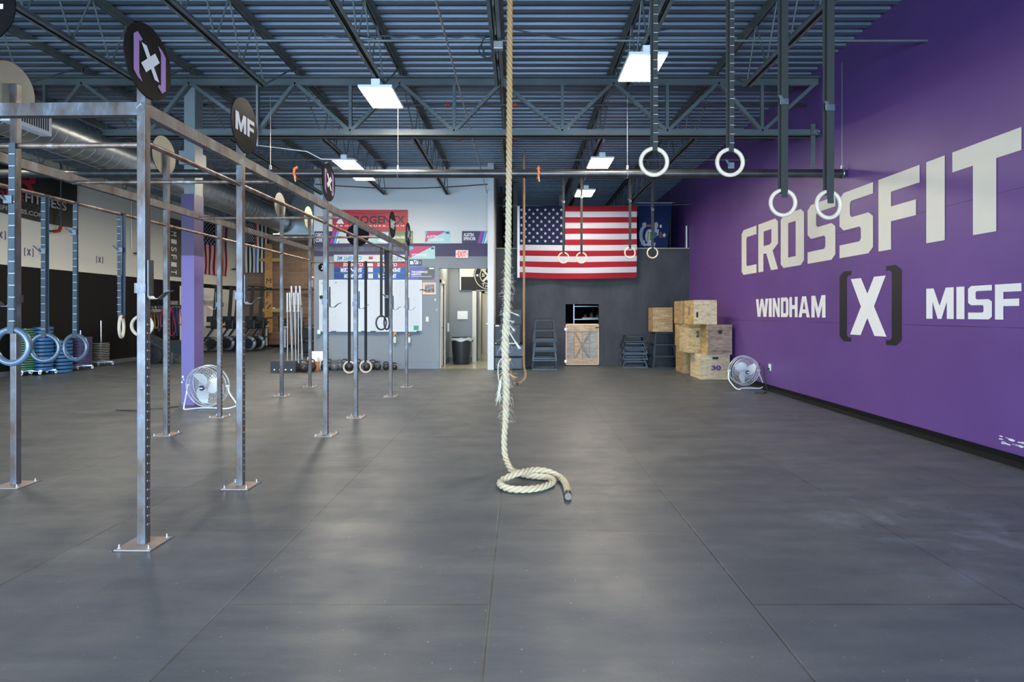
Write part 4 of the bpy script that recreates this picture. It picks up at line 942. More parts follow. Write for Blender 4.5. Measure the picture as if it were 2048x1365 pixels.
# upright flags at the far left
def Lw(px): return -XL*FPX/(VX-px)                # depth on the left wall from photo x
def stripes_flag(label,ya,yb,zt,zb,kind,seed):
    W_,H_=yb-ya,zt-zb
    if kind=='us':
        def cl(u,v):
            k=min(12,int((1-u)*13*.999+0)); k=12-min(12,int(u*13))
            if u<7/13 and v>.52: return 2
            return 0 if min(12,int(u*13))%2==0 else 1
        def e3(ov,m,pt):
            for r in range(9):
                for c_ in range(6 if r%2==0 else 5): starfan(ov,((7/13)*((r+1)/10),.52+.48*((c_*2+1+(r%2))/12)),.036,.026,1,PI)
        return flag(label,(XL+.03,ya,zb),W_,H_,lambda x,d,z:(XL+.02+d,ya+x,zb+z),cl,[MATS['flag_red'],MATS['flag_white'],MATS['flag_navy']],.03,seed,e3,39,30)
stripes_flag('red and white striped flag hung upright on far left wall',Lw(397),Lw(451),4.74,2.76,'us',3)
oo=P(487,545.5,YB-.05); W_,H_=51*(YB-.05)/FPX,100*(YB-.05)/FPX
def cl(u,v):
    k=min(12,int(u*13))
    if k==6: return 2 if v>.52 else 3
    if u<6/13 and v>.58: return 0
    return 0 if k%2==0 else 1
def e4(ov,m,pt):
    for r in range(9):
        for c_ in range(6 if r%2==0 else 5): starfan(ov,((6/13)*((r+1)/10),.58+.42*((c_*2+1+(r%2))/12)),.036,.022,1,PI)
flag('black and white striped flag with red and blue centre line',oo,W_,H_,lambda x,d,z:(oo.x+x,YB-.03-d,oo.z+z),cl,[MATS['flag_black'],MATS['flag_cream'],MATS['line_red'],MATS['line_blue']],.03,12,e4,39,30)
rod('hanging_wire','thin wire strung between walls carrying both large flags','wire',[(XE1,15.17,4.14),(1.5,15.17,4.11),(XR,15.17,4.16)],.004,MATS['cable_steel'])
rod('hanging_wire','short wire holding up the blue flag','wire',[(3.0,15.39,4.25),(4.1,15.39,4.25)],.004,MATS['cable_steel'])
# hallway flag
of=P(919.5,580,16.5); Wh=95*16.5/FPX; Hh=58*16.5/FPX
def ex5(ov,m,pt):
    cu_,cv,k=.60,.50,.82; a_=Hh/Wh
    def T(x,y): return (cu_+x*k*a_,cv+y*k)
    def ci(r,mi,off): ov([T(r*math.cos(2*PI*q/40),r*math.sin(2*PI*q/40)) for q in range(40)],mi,off)
    ci(.62,0,.004); ci(.585,1,.006); ci(.56,0,.008); ci(.36,1,.010); ci(.335,0,.012)
    for s in (-1,1):
        ov([T(s*-.24,-.22),T(s*-.18,-.27),T(s*.26,.20),T(s*.20,.25)],1,.014)
    ov([T(-.14,.12),T(-.08,.27),T(-.22,.33),T(-.33,.20),T(-.22,.20)],1,.015); ov([T(-.08,-.2),T(-.05,-.12),T(0,-.16),T(.05,-.12),T(.08,-.2)],1,.015)
    for ch,an in (('T',-2.05),('H',-1.72),('E',-1.38),('O',-1.05),('S',2.35),('T',1.57),('R',.8)):
        x_,y_=.455*math.cos(an),.455*math.sin(an); p,q=T(x_-.05,y_-.065),T(x_+.05,y_+.065)
        vf=text(ch,p[0],p[1],q[0],q[1],.02); m.add([pt(u,v,.012) for u,v in vf[0]],vf[1],1)
    p,q=T(-.27,-.06),T(-.15,.08); vf=text('S',p[0],p[1],q[0],q[1],.02); m.add([pt(u,v,.015) for u,v in vf[0]],vf[1],1)
    ov([T(-.50,-.04),T(-.42,-.04),T(-.42,.04),T(-.50,.04)],1,.012)
    ov([(0,0),(.025,0),(.025,1),(0,1)],2,.006)
flag('black and white flag with crossed tools emblem in the hallway',of,Wh,Hh,lambda x,d,z:(of.x+x,16.52-d,of.z+z),lambda u,v:0 if v<.45 else 1,[MATS['flag_black'],MATS['flag_cream'],MATS['paint_white']],.0025,6,ex5,30,20)
# ------------------------------------------------------------ hallway things
t=thing('trash_can','round black trash can with clear liner in hallway','trash can',((923-VX)*15.9/FPX,15.9,0))
MB().lathe([(0,.01),(.215,.01),(.22,.03),(.27,.66),(.285,.67),(.29,.70),(.27,.72),(.26,.70),(.20,.05),(0,.05)],36).build('bin',M('bin_black',(.018,.02,.024),.42),t)
m=MB(); pr=[]
for i in range(49):
    a=2*PI*i/48; pr.append((.285*math.cos(a),.285*math.sin(a),.70+.012*math.sin(a*7)-.03*(1+math.sin(a*2))*.5))
m.tube(pr,.013,6); vs=[];fs=[]
for i in range(48):
    a=2*PI*i/48
    for r_,z_ in ((.291,.70),(.287,.625+.02*math.sin(a*5))): vs.append((r_*math.cos(a),r_*math.sin(a),z_))
for i in range(48): j=(i+1)%48; fs.append((2*i,2*j,2*j+1,2*i+1))
m.add(vs,fs,0,True); m.build('liner',M('bin_liner',(.62,.63,.64),.25),t)
for s in (-1,1): MB().bbox(s*.27-.02,-.06,.60,s*.27+.045*(1 if s>0 else 1),.06,.64,.008).build('handle',MATS['bin_black'],t)
def panel(name,label,cat,px0,py0,px1,py1,Y,mat,th=.01,group=None,frame=None):
    a=P(px0,py1,Y);b=P(px1,py0,Y); t=thing(name,label,cat,((a.x+b.x)/2,Y,a.z),0,group); w_=(b.x-a.x)/2; h=b.z-a.z
    t['_w']=w_; t['_h']=h
    return t,w_,h
t,w_,h=panel('wall_notice','white notice sheet on hallway wall above trash can','notice',914.7,622.5,935.5,639,16.58,None); MB().bbox(-w_,-.012,0,w_,0,h,.004).build('sheet',MATS['paint_white'],t)
t=thing('wall_dispenser','slim white dispenser on side wall of hallway','dispenser',(-1.945,16.0,.86)); MB().bbox(0,-.04,0,.05,.04,.24,.01).build('body',MATS['register_white'],t)
# ------------------------------------------------------------ office front: board, signs
YS=YW
t=thing('whiteboard','wide white dry-erase board on grey office wall','whiteboard',((741.5-VX)*YS/FPX,YS,.92)); ww,hh=1.245,1.245
MB().box(-ww,-.02,0,ww,0,hh).build('surface',M('board_white',(.52,.54,.57),.35),t)
MB().box(-ww-.012,-.026,-.012,ww+.012,0,0).box(-ww-.012,-.026,hh,ww+.012,0,hh+.012).box(-ww-.012,-.026,0,-ww,0,hh).box(ww,-.026,0,ww+.012,0,hh).build('frame',M('alu',(.6,.62,.64),.35,.6),t)
MB().box(-ww,-.08,-.02,ww-.05,-.0,-.008).build('tray',M('tray_dark',(.05,.06,.07),.5),t)
m=MB(); r=random.Random(8)
for k in range(46):
    x_=r.choice([-.95,-.2,.1,.62,1.0])+r.uniform(-.05,.05); z_=r.uniform(.25,1.15); l_=r.uniform(.04,.18); m.box(x_,-.0212,z_,x_+l_,-.0205,z_+.005)
m.box(.73,-.0212,.78,1.22,-.0205,.784); m.box(.73,-.0212,.78,.734,-.0205,1.2); m.build('handwriting',M('ink_faint',(.42,.46,.52),.6),t)
MB().box(-1.2,-.022,1.17,-1.15,-.0205,1.185).build('magnet',M('mag_red',(.5,.03,.05),.5),t); MB().lathe([(0,-.03),(.02,-.03),(.02,-.02)],12,(-.85,0,1.2),axis='Y').build('magnet',M('mag_yel',(.35,.35,.05),.5),t)
MB().bbox(-1.24,-.06,.80,-1.17,-.02,.88,.008).build('clip',MATS['dark_slot'],t)
MB().box(1.06,-.024,.03,1.18,-.0205,.14).build('sticker',M('stick_green',(.03,.30,.18),.5),t)
MB().box(.98,-.024,.03,1.04,-.0205,.1).build('sticker',M('stick_pale',(.5,.65,.6),.5),t)
def marker(label,px,col):
    p=P(px,662,YS-.05); o=MB().cyl((-.06,0,0),(.06,0,0),.009,8).cyl((.035,0,0),(.062,0,0),.011,8).build('marker',M('marker_'+str(px),col,.4)); o.location=(p.x,YS-.05,.922-.0); tag(o,label,'marker','markers in the board tray')
marker('violet marker in whiteboard tray behind second upright',667,(.15,.08,.35)); marker('dark marker in whiteboard tray near its middle',727,(.04,.04,.05)); marker('dark marker in whiteboard tray at right end',838,(.02,.02,.02)); marker('blue marker in whiteboard tray left of hanging rings',746,(.05,.1,.3))
t=thing('eraser_cup','small white and teal cup at left end of board tray','cup',((640-VX)*YS/FPX-.0,YS-.06,.84)); MB().bbox(-.04,-.03,0,.04,.03,.11,.008).build('cup',MATS['paint_white'],t); MB().box(-.041,-.031,.0,.041,.031,.02).build('band',M('teal',(.0,.3,.28),.5),t)
def bottle(label,px,py,cap):
    p=P(px,py,YS-.06); t=thing('spray_bottle',label,'spray bottle',(p.x,YS-.06,p.z-.10),0,'spray bottles hanging under the board')
    MB().lathe([(0,0),(.036,0),(.038,.02),(.038,.10),(.028,.14),(.014,.165),(0,.165)],18).build('bottle',M('bottle_clear',(.62,.68,.70),.2),t)
    MB().bbox(-.015,-.015,.165,.015,.02,.20,.003).bbox(-.02,-.06,.19,.02,.03,.22,.004).box(-.006,-.04,.15,.006,-.03,.19).build('trigger',M('cap_'+label[:6].replace(' ','_'),cap,.4),t)
bottle('orange topped spray bottle under right end of whiteboard',818.5,678,(.65,.12,.03)); bottle('yellow topped spray bottle under whiteboard behind fifth upright',789.5,678,(.65,.40,.03))
t=thing('spray_gun','grey trigger nozzle hanging beside the yellow topped bottle','nozzle',(P(797,672,YS-.06).x,YS-.06,P(797,684,YS).z)); MB().tube([(0,0,.0),(-.02,0,.1),(-.05,0,.18),(-.09,0,.22)],[.012,.016,.014,.012],8).build('body',M('noz_grey',(.25,.29,.27),.4),t); MB().bbox(-.11,-.02,.19,-.05,.02,.24,.005).build('head',M('noz_or',(.6,.32,.1),.5),t)
t,w_,h=panel('picture_frame','peach matted photo frame hung right of the whiteboard','picture',845,565.8,872,589.5,YS,None)
MB().box(-w_,-.015,0,w_,0,h).build('mat',M('peach',(.78,.50,.32),.6),t); MB().box(-w_*.62,-.018,h*.17,w_*.78,-.015,h*.85).build('photo',M('photo_grey',(.30,.30,.32),.4,noise=.9,nscale=14),t)
t=thing('hook_arm','small black hook arm on wall in front of photo frame','hook',(P(845,579,YS).x,YS-.03,P(845,581,YS).z)); MB().tube([(-.06,-.03,0),(0,-.03,.02),(.05,0,.0),(.11,.01,-.01)],.01,6).build('arm',MATS['dark_slot'],t)
for nm,lb,px,py,w_,h in (('light_switch','cream light switch plate between whiteboard and hallway',854.6,639,.07,.125),('wall_sensor','small round white sensor beside the hallway corner',870.5,600,.035,.05),('wall_sensor','tiny white knob low beside hallway corner',873.6,620.5,.02,.045)):
    p=P(px,py,YS); t=thing(nm,lb,nm.replace('_',' '),(p.x,YS,p.z)); MB().bbox(-w_/2,-.015,-h/2,w_/2,0,h/2,.004).build('plate',M('switch_cream',(.66,.64,.55),.4),t)
    MB().box(-w_*.1,-.02,-h*.12,w_*.1,-.015,h*.12).build('toggle',MATS['paint_white'],t)
# signs
COL={'navy':(.035,.035,.085),'pink':(.50,.05,.16),'teal':(.38,.62,.62),'magenta':(.38,.03,.30),'cyan':(.10,.45,.68),'violet':(.12,.06,.34),'white':(.75,.75,.75),'green':(.22,.27,.10),'dgreen':(.13,.19,.07),'red':(.48,.02,.035),'dred':(.30,.015,.03),'black':(.015,.015,.015),'blue':(.015,.10,.34),'dblue':(.01,.05,.20),'offwhite':(.60,.62,.60),'tblue':(.02,.24,.50),'gold':(.5,.35,.05),'grey':(.10,.10,.11),'lilac':(.10,.12,.38)}
def MC(k): return M('sign_'+k,COL[k],.5)
def sign(name,label,cat,px0,py0,px1,py1,base,shapes,texts,Y=YS,th=.008,group=None,bev=0):
    a=P(px0,py1,Y);b=P(px1,py0,Y); W=b.x-a.x; H=b.z-a.z; t=thing(name,label,cat,(a.x,Y,a.z),0,group)
    keys=[base]; m=MB(); m.box(0,-th,0,W,0,H,0)
    def idx(k):
        if k not in keys: keys.append(k)
        return keys.index(k)
    off=th+.0008
    for k,pts in shapes:
        o_=off; m.add([(u*W,-o_,v*H) for u,v in pts],[tuple(range(len(pts)))],idx(k)); off+=.0004
    m.build('board',[MC(k) for k in keys],t)
    for s,k,u0,v0,u1,v1,*r_ in texts:
        sh=r_[0] if r_ else 0; ro=r_[1] if len(r_)>1 else False
        MB().flat(text(s,u0*W,v0*H,u1*W,v1*H,.03,sh,rot180=ro),lambda u,v,d:(u,-off-.0006,v)).build('lettering',MC(k),t)
    return t
def sweep(x): return [('magenta',[(x,0),(x+.10,0),(x+.24,1),(x+.14,1)]),('violet',[(x+.10,0),(x+.17,0),(x+.30,1),(x+.24,1)]),('cyan',[(x+.17,0),(x+.24,0),(x+.36,1),(x+.30,1)]),('white',[(x+.26,0),(1,0),(1,.8),(x+.38,1)]),('cyan',[(x+.30,0),(1,0),(1,.3)])]
gq='printed signs on the office wall'
sign('wall_sign','navy printed sign at far left of upper office row','sign',629,463,678,487.5,'navy',[(k,p) for k,p in sweep(.62)],[('CARO','white',.05,.55,.34,.87),('CORR','white',.05,.12,.34,.44)],group=gq)
sign('wall_sign','pink and teal sign mostly hidden behind rig rail in upper row','sign',727,463,776,487.5,'teal',[('pink',[(0,.1),(0,1),(.7,1)]),('white',[(.55,.2),(1,0),(1,.9)])],[],group=gq)
sign('wall_sign','green sign in upper row behind the rig corner','sign',777,462,826,487.3,'green',[('dgreen',[(0,.6),(1,.8),(1,1),(0,1)]),('dgreen',[(0,0),(.6,0),(.3,.3),(0,.4)])],[('AUSTIN SPENCER','white',.08,.38,.95,.56)],group=gq)
sign('wall_sign','pink and teal name sign in upper row, fully visible','sign',850,462.3,900.5,487.3,'teal',[('pink',[(.0,.0),(.06,1),(.85,1),(.0,.08)]),('cyan',[(.72,.86),(.98,.7),(.98,1),(.8,1)]),('navy',[(.82,.8),(.96,.78),(.96,.9),(.84,.92)]),('cyan',[(0,.8),(.1,.75),(.1,1),(0,1)])],[('AUSTIN','white',.06,.44,.5,.66,.2),('SPENCER','white',.1,.18,.75,.40,.2)],group=gq)
sign('wall_sign','navy name sign nearest the dividing wall in upper row','sign',924,462.5,975,487.5,'navy',[(k,p) for k,p in sweep(.6)],[('AUSTIN','white',.06,.56,.46,.84),('SPENCER','white',.06,.26,.54,.52)],group=gq)
sign('wall_sign','pink and teal sign across purple band, left of exit sign','sign',819,493,870,518,'teal',[('pink',[(0,.0),(.0,1),(.92,1),(.0,.05)]),('cyan',[(0,.65),(.16,.8),(.14,1),(0,1)]),('navy',[(.84,.78),(.97,.76),(.97,.9),(.86,.92)])],[('YOFA','white',.08,.2,.4,.42,.2),('MONEY','white',.42,.2,.7,.4,.2)],group=gq)
sign('wall_sign','small blue license plate style sign reading 726','sign',819,520,843.5,531.6,'dblue',[('white',[(.05,.2),(.3,.2),(.3,.8),(.05,.8)]),('gold',[(.82,.3),(.92,.3),(.92,.7),(.82,.7)])],[('726','white',.32,.2,.74,.95,.2)],group=gq)
sign('wall_sign','violet and charcoal sign with checker line above picture frame','sign',820,534,869.3,559.5,'grey',[('lilac',[(0,0),(.32,0),(.68,1),(0,1)]),('pink',[(.88,0),(1,0),(1,.18)]),('white',[(.78,.82),(.97,.82),(.97,.93),(.78,.93)])],[('THE ROMWOD','white',.06,.50,.72,.68,.2),('MISFITS','white',.06,.33,.46,.47,.2),('/////////////////','white',.06,.2,.88,.27)],group=gq)
gs='long printed banner boards hung upside down above whiteboard'
sign('banner_board','white upside down banner board, topmost above whiteboard','banner board',668,510,810,524,'offwhite',[('pink',[(.49,.35),(.55,.35),(.55,.75),(.49,.75)])],[('CROSSFIT ME','tblue',.04,.2,.39,.8,.2,True),('CUSTOM WIN','tblue',.66,.2,.97,.8,.2,True)],group=gs)
sign('banner_board','red upside down banner board above whiteboard','banner board',668,525,810,534,'red',[('dred',[(0,0),(.14,0),(.14,1),(0,1)]),('offwhite',[(.47,.1),(.55,.1),(.55,.9),(.47,.9)])],[('CUMMINGS','white',.13,.1,.41,.9,.2,True),('CUMMINGS','white',.61,.1,.89,.9,.2,True)],group=gs)
sign('banner_board','blue upside down banner board, upper of the blue pair','banner board',668,534.6,810,545.8,'blue',[('dblue',[(0,0),(.1,0),(.1,1),(0,1)]),('offwhite',[(.48,.1),(.55,.1),(.55,.9),(.48,.9)])],[('SPENCER','white',.09,.15,.40,.85,.2,True),('SPENCER','white',.70,.15,.94,.85,.2,True)],group=gs)
sign('banner_board','blue upside down banner board, lower of the blue pair','banner board',668,546.6,810,558.6,'dblue',[('blue',[(.5,0),(1,0),(1,1),(.5,1)]),('offwhite',[(.48,.1),(.55,.1),(.55,.9),(.48,.9)])],[('SPENCER','white',.14,.2,.40,.85,.2,True),('SPENCER','white',.62,.2,.88,.85,.2,True)],group=gs)
t=sign('banner','large red sponsor banner on the white upper office wall','banner',665,420,816,464,'red',[('dred',[(.0,1),(.5,.82),(1,1),(.98,.94),(.5,.76),(.02,.93)]),('white',[(.05,.38),(.09,.38),(.12,.5),(.08,.56)]),('white',[(.10,.52),(.07,.36),(.10,.36),(.13,.44)]),('white',[(.155,.36),(.12,.36),(.09,.6),(.12,.6)])],[('PROGENEX','black',.21,.36,.965,.73),('P R O G E N E X U S A . C O M','white',.05,.235,.95,.305)])
# exit sign
t=thing('exit_sign','white lit exit sign with red letters on the purple band','exit sign',(P(924.3,517,YS).x,YS,P(924,517,YS).z)); 
MB().bbox(-.157,-.05,0,.157,0,.20,.02).build('housing',M('exit_white',(.62,.58,.54),.4,emit=(1,.85,.75),es=.10),t)
MB().flat(text('EXIT',-.105,.035,.105,.165,.03),lambda u,v,d:(u,-.0515,v)).build('lettering',M('exit_red',(.60,.015,.01),.4,emit=(1,.02,.01),es=.25),t)
for s in (-1,1): MB().poly([(s*.145,.10),(s*.118,.125),(s*.118,.075)] if s<0 else [(s*.145,.10),(s*.118,.075),(s*.118,.125)],lambda u,v,d:(u,-.0515,v)).build('arrow',MATS['exit_red'],t)
t=thing('wall_disc','black round wall sign with white mark left of banner boards','sign',(P(644.5,535,YS).x,YS,P(644,535,YS).z)); MB().lathe([(0,-.012),(.095,-.012),(.10,0)],32,axis='Y').build('disc',MATS['disc_black'],t); MB().flat(text('Z',-.03,-.05,.05,.04,.02,.2),lambda u,v,d:(u,-.0135,v)).build('mark',MATS['paint_white'],t)
m=MB(); cs=['pink','cyan','gold','white','grey','pink']
t=thing('tape_strip','vertical strip of coloured tape rolls beside violet sign','tape',(P(818.3,559,YS).x,YS,P(818,559,YS).z))
for k,c_ in enumerate(cs): MB().bbox(-.012,-.015,k*.042,.012,0,k*.042+.036,.003).build('tape',MC(c_),t)
# pipe with red elbows in the right bay
def sprink(label,pts,elb):
    t=thing('sprinkler_riser',label,'pipe',pts[0]); L0=Vector(pts[0]); MB().tube([Vector(p)-L0 for p in pts],.022,8).build('pipe',MATS['sprinkler_black'],t)
    for e in elb: MB().tube([Vector(q)-L0 for q in e],.038,8).build('elbow',MATS['sprinkler_red'],t)
sprink('black sprinkler pipe with red elbow on dividing wall',[(-.5,16.5,4.9),(-.5,16.5,3.35),(-.5,16.3,3.22),(-.585,16.3,3.2)],[[(-.5,16.5,3.36),(-.5,16.46,3.24),(-.52,16.36,3.21)],[(-.5,16.5,4.6),(-.5,16.5,4.72)]])
# right bay rear clutter
t=thing('wall_batten','pale upright batten at corner above the partition','batten',(4.36,15.34,3.06)); MB().box(-.015,0,0,.012,.03,.58).build('batten',MATS['paint_white'],t)
t=thing('plywood_sheet','dark plywood sheet leaning behind the blue flag','board',(4.0,16.2,0)); MB().beam((0,0,0.02),(.12,.1,4.4),.62,.02,up=(1,0,0)).build('board',M('dark_ply',(.07,.07,.055),.7),t)
t=thing('steel_post','pale steel post standing behind the large flag','post',(1.19*1.0+.05,17.6,0)); MB().bbox(-.05,-.05,0,.05,.05,4.9,.004).build('post',M('post_grey',(.16,.16,.15),.5),t)
t=thing('steel_post','dark steel post beside thick rope above partition','post',(-.10,16.0,0)); MB().bbox(-.06,-.06,3.0,.06,.06,4.9,.004).build('post',M('post_dark',(.07,.07,.065),.5),t)
# ------------------------------------------------------------ left wall things
def lw(py0,zc): pass
t=thing('banner','black sponsor banner hanging high on the left wall','banner',(XL+.02,12.2,3.50)); W_=2.56; H_=1.12
m=MB(); nx=30
for k,(zz) in enumerate((0,)):
    vs=[(.012+.012*math.sin(i*.9),-1.2+i*(W_+1.2)/nx,j*H_+(.03*math.sin(i*.2) if j==0 else 0)) for i in range(nx+1) for j in (0,1)]
    m.add(vs,[(2*i,2*i+2,2*i+3,2*i+1) for i in range(nx)],0,True)
m.build('cloth',M('banner_black',(.016,.016,.018),.5),t)
f=lambda u,v,d:(.035,u,v)
MB().flat(text('ROGUE',-.35,.36,.96,.58,.03),f).flat(fit(loops([[(0,0),(.28,0),(.28,.3),(.5,.3),(.75,0),(1,0),(.78,.36),(1,.5),(1,.85),(.85,1),(0,1)],[(.3,.55),(.3,.78),(.7,.78),(.7,.55)]]),.68,.62,1.28,1.05),f).build('lettering',M('rogue_red',(.30,.012,.03),.5),t)
MB().flat(text('FITNESS',1.0,.36,2.2,.58,.02),f).flat(text('ROGUEFITNESS.COM',-.2,.08,1.5,.18,.02),f).build('lettering',M('rogue_white',(.42,.42,.43),.5),t)
MB().flat(text('SPEAL LOADING',.3,.21,2.0,.31,.0),f).build('lettering',M('rogue_grey',(.05,.05,.055),.5),t)
t=thing('banner','dark upright banner with white letters beside violet column','banner',(XL+.02,Lw(335),2.55)); W_=Lw(398)-Lw(335); H_=1.85
MB().bbox(0,0,0,.02,W_,H_,.008).build('cloth',M('banner_olive',(.075,.078,.065),.6),t)
m=MB()
for k,ch in enumerate('MISFIT'):
    m.flat([(q,u) for u,q in text(ch,0,0,.14,.20,.01)[0]] and ([(q,u) for u,q in text(ch,0,0,.14,.20,.01)[0]],text(ch,0,0,.14,.20,.01)[1]),lambda u,v,d:(.024,.12+u*1.5,H_-.42-k*.245-v*1.0))
m.build('lettering',MATS['paint_white'],t)
m=MB(); 
for k in range(3): m.poly([(.75+.14*k,.95),(.81+.14*k,.95),(.95+.14*k,1.35),(.89+.14*k,1.35)],lambda u,v,d:(.024,u,v)); m.poly([(.70,.70),(1.25,.70),(1.2,.77),(.76,.77)],lambda u,v,d:(.024,u,v)) if k==0 else None
m.build('logo',M('logo_grey',(.17,.17,.17),.6),t)
for px,py,lb in ((57.5,505,'small bracketed X mark on left wall between grey straps'),(199,520,'small bracketed X mark on left wall beyond third grey ring'),(1,470,'small bracketed X mark at left frame edge')):
    yy=Lw(px); zz=CH+(VY-py)*yy/FPX; t=thing('wall_mark',lb,'wall mark',(XL+.001,yy,zz),0,'small bracketed X marks on the left wall'); f=lambda u,v,d:(.002,u,v)
    MB().flat(block('X',-.055,-.075,.055,.075),f).build('letter',M('mark_purple',(.06,.045,.14),.5),t); MB().flat(block('[',-.13,-.095,-.085,.095),f).flat(block(']',.085,-.095,.13,.095),f).build('bracket',MATS['mark_purple'],t)
for px,py,lb in ((110,455,'black riser with red elbow under the black banner'),(279,500,'black riser with red elbow beyond nearest rig upright'),(468,533,'black riser with red elbow between the far flags')):
    yy=Lw(px+2); zz=CH+(VY-py)*yy/FPX; sprink(lb,[(XL+.12,yy,4.972),(XL+.12,yy,zz),(XL+.12,yy-.08,zz-.10),(XL+.12,yy-.3,zz-.13),(XL+.005,yy-.3,zz-.13)],[[(XL+.12,yy,zz+.02),(XL+.12,yy-.06,zz-.09),(XL+.12,yy-.22,zz-.13)]])
rod('conduit','thin pale conduit running down left wall','conduit',[(XL+.02,Lw(262),4.9),(XL+.02,Lw(262),3.2)],.012,MATS['cable_steel'])
# ------------------------------------------------------------ bumper plate stacks
def plate(name_,r,th,rim,flare=True):
    t=thing('bumper_plate','x','weight plate',(0,0,0)); hub=MATS['chrome']
    q=th*(.13 if th>.05 else .17)
    MB().lathe([(.026,0),(.10,0),(.105,.003),(r-.03,.003),(r-.012,0),(r-.006,q)],36,mi=1).lathe([(r-.006,q),(r,q+.002),(r,th-q-.002),(r-.006,th-q)],36).lathe([(r-.006,th-q),(r-.012,th),(r-.03,th-.003),(.105,th-.003),(.10,th),(.026,th)],36,mi=1).build('disc',[rim,M('plate_rubber',(.010,.010,.011),.6)],t)  # black bevels paint in the shade of the gaps between stacked plates
    MB().lathe([(.026,-.001),(.045,-.001),(.045,.0),(.045,th+.001),(.026,th+.001)],16).build('hub',hub,t)
    return t
def stack(cx_,cy_,z0,n_,r,th,col,nm,desc,group,gap=.002,jit=.006,core=None):
    mt=M('plate_'+nm,col,.45,noise=.15,nscale=8); p0=plate(nm,r,th,mt); rnd=random.Random(nm)
    for i in range(n_):
        k=n_-1-i; lb=(ORD[k] if k<20 else 'low')
        d=desc+(', topmost plate' if k==0 else (', lowest plate' if i==0 else ', %s plate from the top'%lb))
        o=p0 if i==0 else copy_tree(p0)
        o['label']=d; o['group']=group; o.location=(cx_+rnd.uniform(-jit,jit),cy_+rnd.uniform(-jit,jit),z0+i*(th+gap))
def dolly(label,cx_,cy_,r,posth=0):
    t=thing('plate_dolly',label,'dolly',(cx_,cy_,0),.4,'wheeled plate dollies')
    MB().beam((-r,0,.10),(r,0,.10),.05,.03).beam((0,-r,.10),(0,r,.10),.05,.03).build('frame',MATS['alu'],t)
    for a,b in ((-r,0),(r,0),(0,-r),(0,r)):
        w_=MB().cyl((a-.012,b,.035),(a+.012,b,.035),.034,14).build('caster',MATS['chrome'],t)
        MB().box(a-.018,b-.02,.035,a-.013,b+.02,.09).box(a+.013,b-.02,.035,a+.018,b+.02,.09).build('fork',MATS['bolt_zinc'],w_)
    if posth: MB().cyl((0,0,.1),(0,0,posth),.022,14).build('post',MATS['chrome'],t)
    return t
def gx(px,Y): return (px-VX)*Y/FPX
Yg=12.9
dolly('wheeled dolly under the green rimmed plates',gx(52,Yg),Yg,.24,.5)
stack(gx(50,Yg),Yg,.135,18,.212,.048,(.025,.17,.07),'green','green rimmed bumper plate in stack behind nearest blue ring','green plate stack')
Yb=13.1
dolly('wheeled dolly under the tall blue plates',gx(88,Yb),Yb,.22,.3)
stack(gx(86,Yb),Yb,.10,12,.19,.075,(.012,.11,.32),'blue','bright blue bumper plate in tall stack behind middle ring','tall blue plate stack',.006)
Yc=13.55
stack(gx(122,Yc),Yc,.005,9,.217,.075,(.014,.12,.30),'azure','blue bumper plate in shorter stack between blue and purple stacks','short blue plate stack',.008)
Yd=14.2
dolly('wheeled dolly with steel post under purple plates',gx(161,Yd),Yd,.24,.95)
stack(gx(160,Yd),Yd,.13,19,.245,.033,(.075,.065,.17),'purple','thin purple bumper plate in stack before black wall','purple plate stack',.002)
Ye=15.3
dolly('wheeled dolly with tall steel post under grey plates',gx(202,Ye),Ye,.26,1.17)
stack(gx(200,Ye),Ye,.13,11,.205,.028,(.30,.31,.29),'grey','pale grey thin bumper plate in shortest stack by left wall','grey plate stack',.016)
# ------------------------------------------------------------ barbell holder
t=thing('barbell_holder','black upright barbell holder box on floor beyond the rig','barbell holder',((573.5-VX)*13.8/FPX,13.8,0)); MB().bbox(-.29,-.22,0,.29,.22,.26,.006).build('box',M('holder_black',(.02,.024,.028),.45),t)
for k in range(4): MB().lathe([(.0,-.223),(.02,-.222),(.02,-.22)],10,(-.2+.13*k,0,.06),axis='Y').build('bolt',MATS['bolt_zinc'],t)
def barbell(label,pxb,pxt,pyt,Y,col='bar_bright',r=.0145):
    b=Vector((gx(pxb,Y),Y,.20)); tp=P(pxt,pyt,Y); t=thing('barbell',label,'barbell',b,0,'barbells standing in the floor holder'); d=tp-b; n_=d.normalized(); Ln=d.length
    MB().cyl((0,0,0),n_*(Ln-.42),r,12).build('shaft',MATS[col],t); MB().cyl(n_*(Ln-.42),d,.026,16).cyl(n_*(Ln-.44),n_*(Ln-.415),.037,16).build('sleeve',M('sleeve_steel',(.55,.55,.54),.35,.8),t)
    MB().cyl(n_*.0,n_*.05,.026,12).build('lower_sleeve',MATS['chrome'],t)
M('bar_bright',(.42,.42,.41),.38,.7)
Yq=13.75
for i,(b,tp,ty,dy,lb) in enumerate(((575.2,574.6,586,0,'shorter barbell, first from left'),(584,579.6,586,.0,'leaning barbell, second from left'),(585.5,582.8,572.5,.08,'tall barbell, first of three tall ones'),(592,587.7,586,-.05,'leaning barbell under middle tall one'),(591,592,572.5,.1,'tall barbell, middle of three tall ones'),(597,596.5,586,0,'shorter barbell nearest the thin bars'),(604.5,599.5,572.5,.1,'tall barbell, last of three tall ones'))):
    barbell('bright steel '+lb+' in floor holder',b,tp,ty,Yq+dy)
for i,(b,tp) in enumerate(((602,604),(606,601))):
    o=MB(); a=Vector((gx(b,13.9),13.9,.15)); z_=P(tp,616,13.9); o.cyl((0,0,0),z_-a,.012,10); o=o.build('curl_bar',MATS['bar_bright']); o.location=a; tag(o,'thin curl bar beside the barbells, %s one'%('left hand','right hand')[i],'bar','thin curl bars')
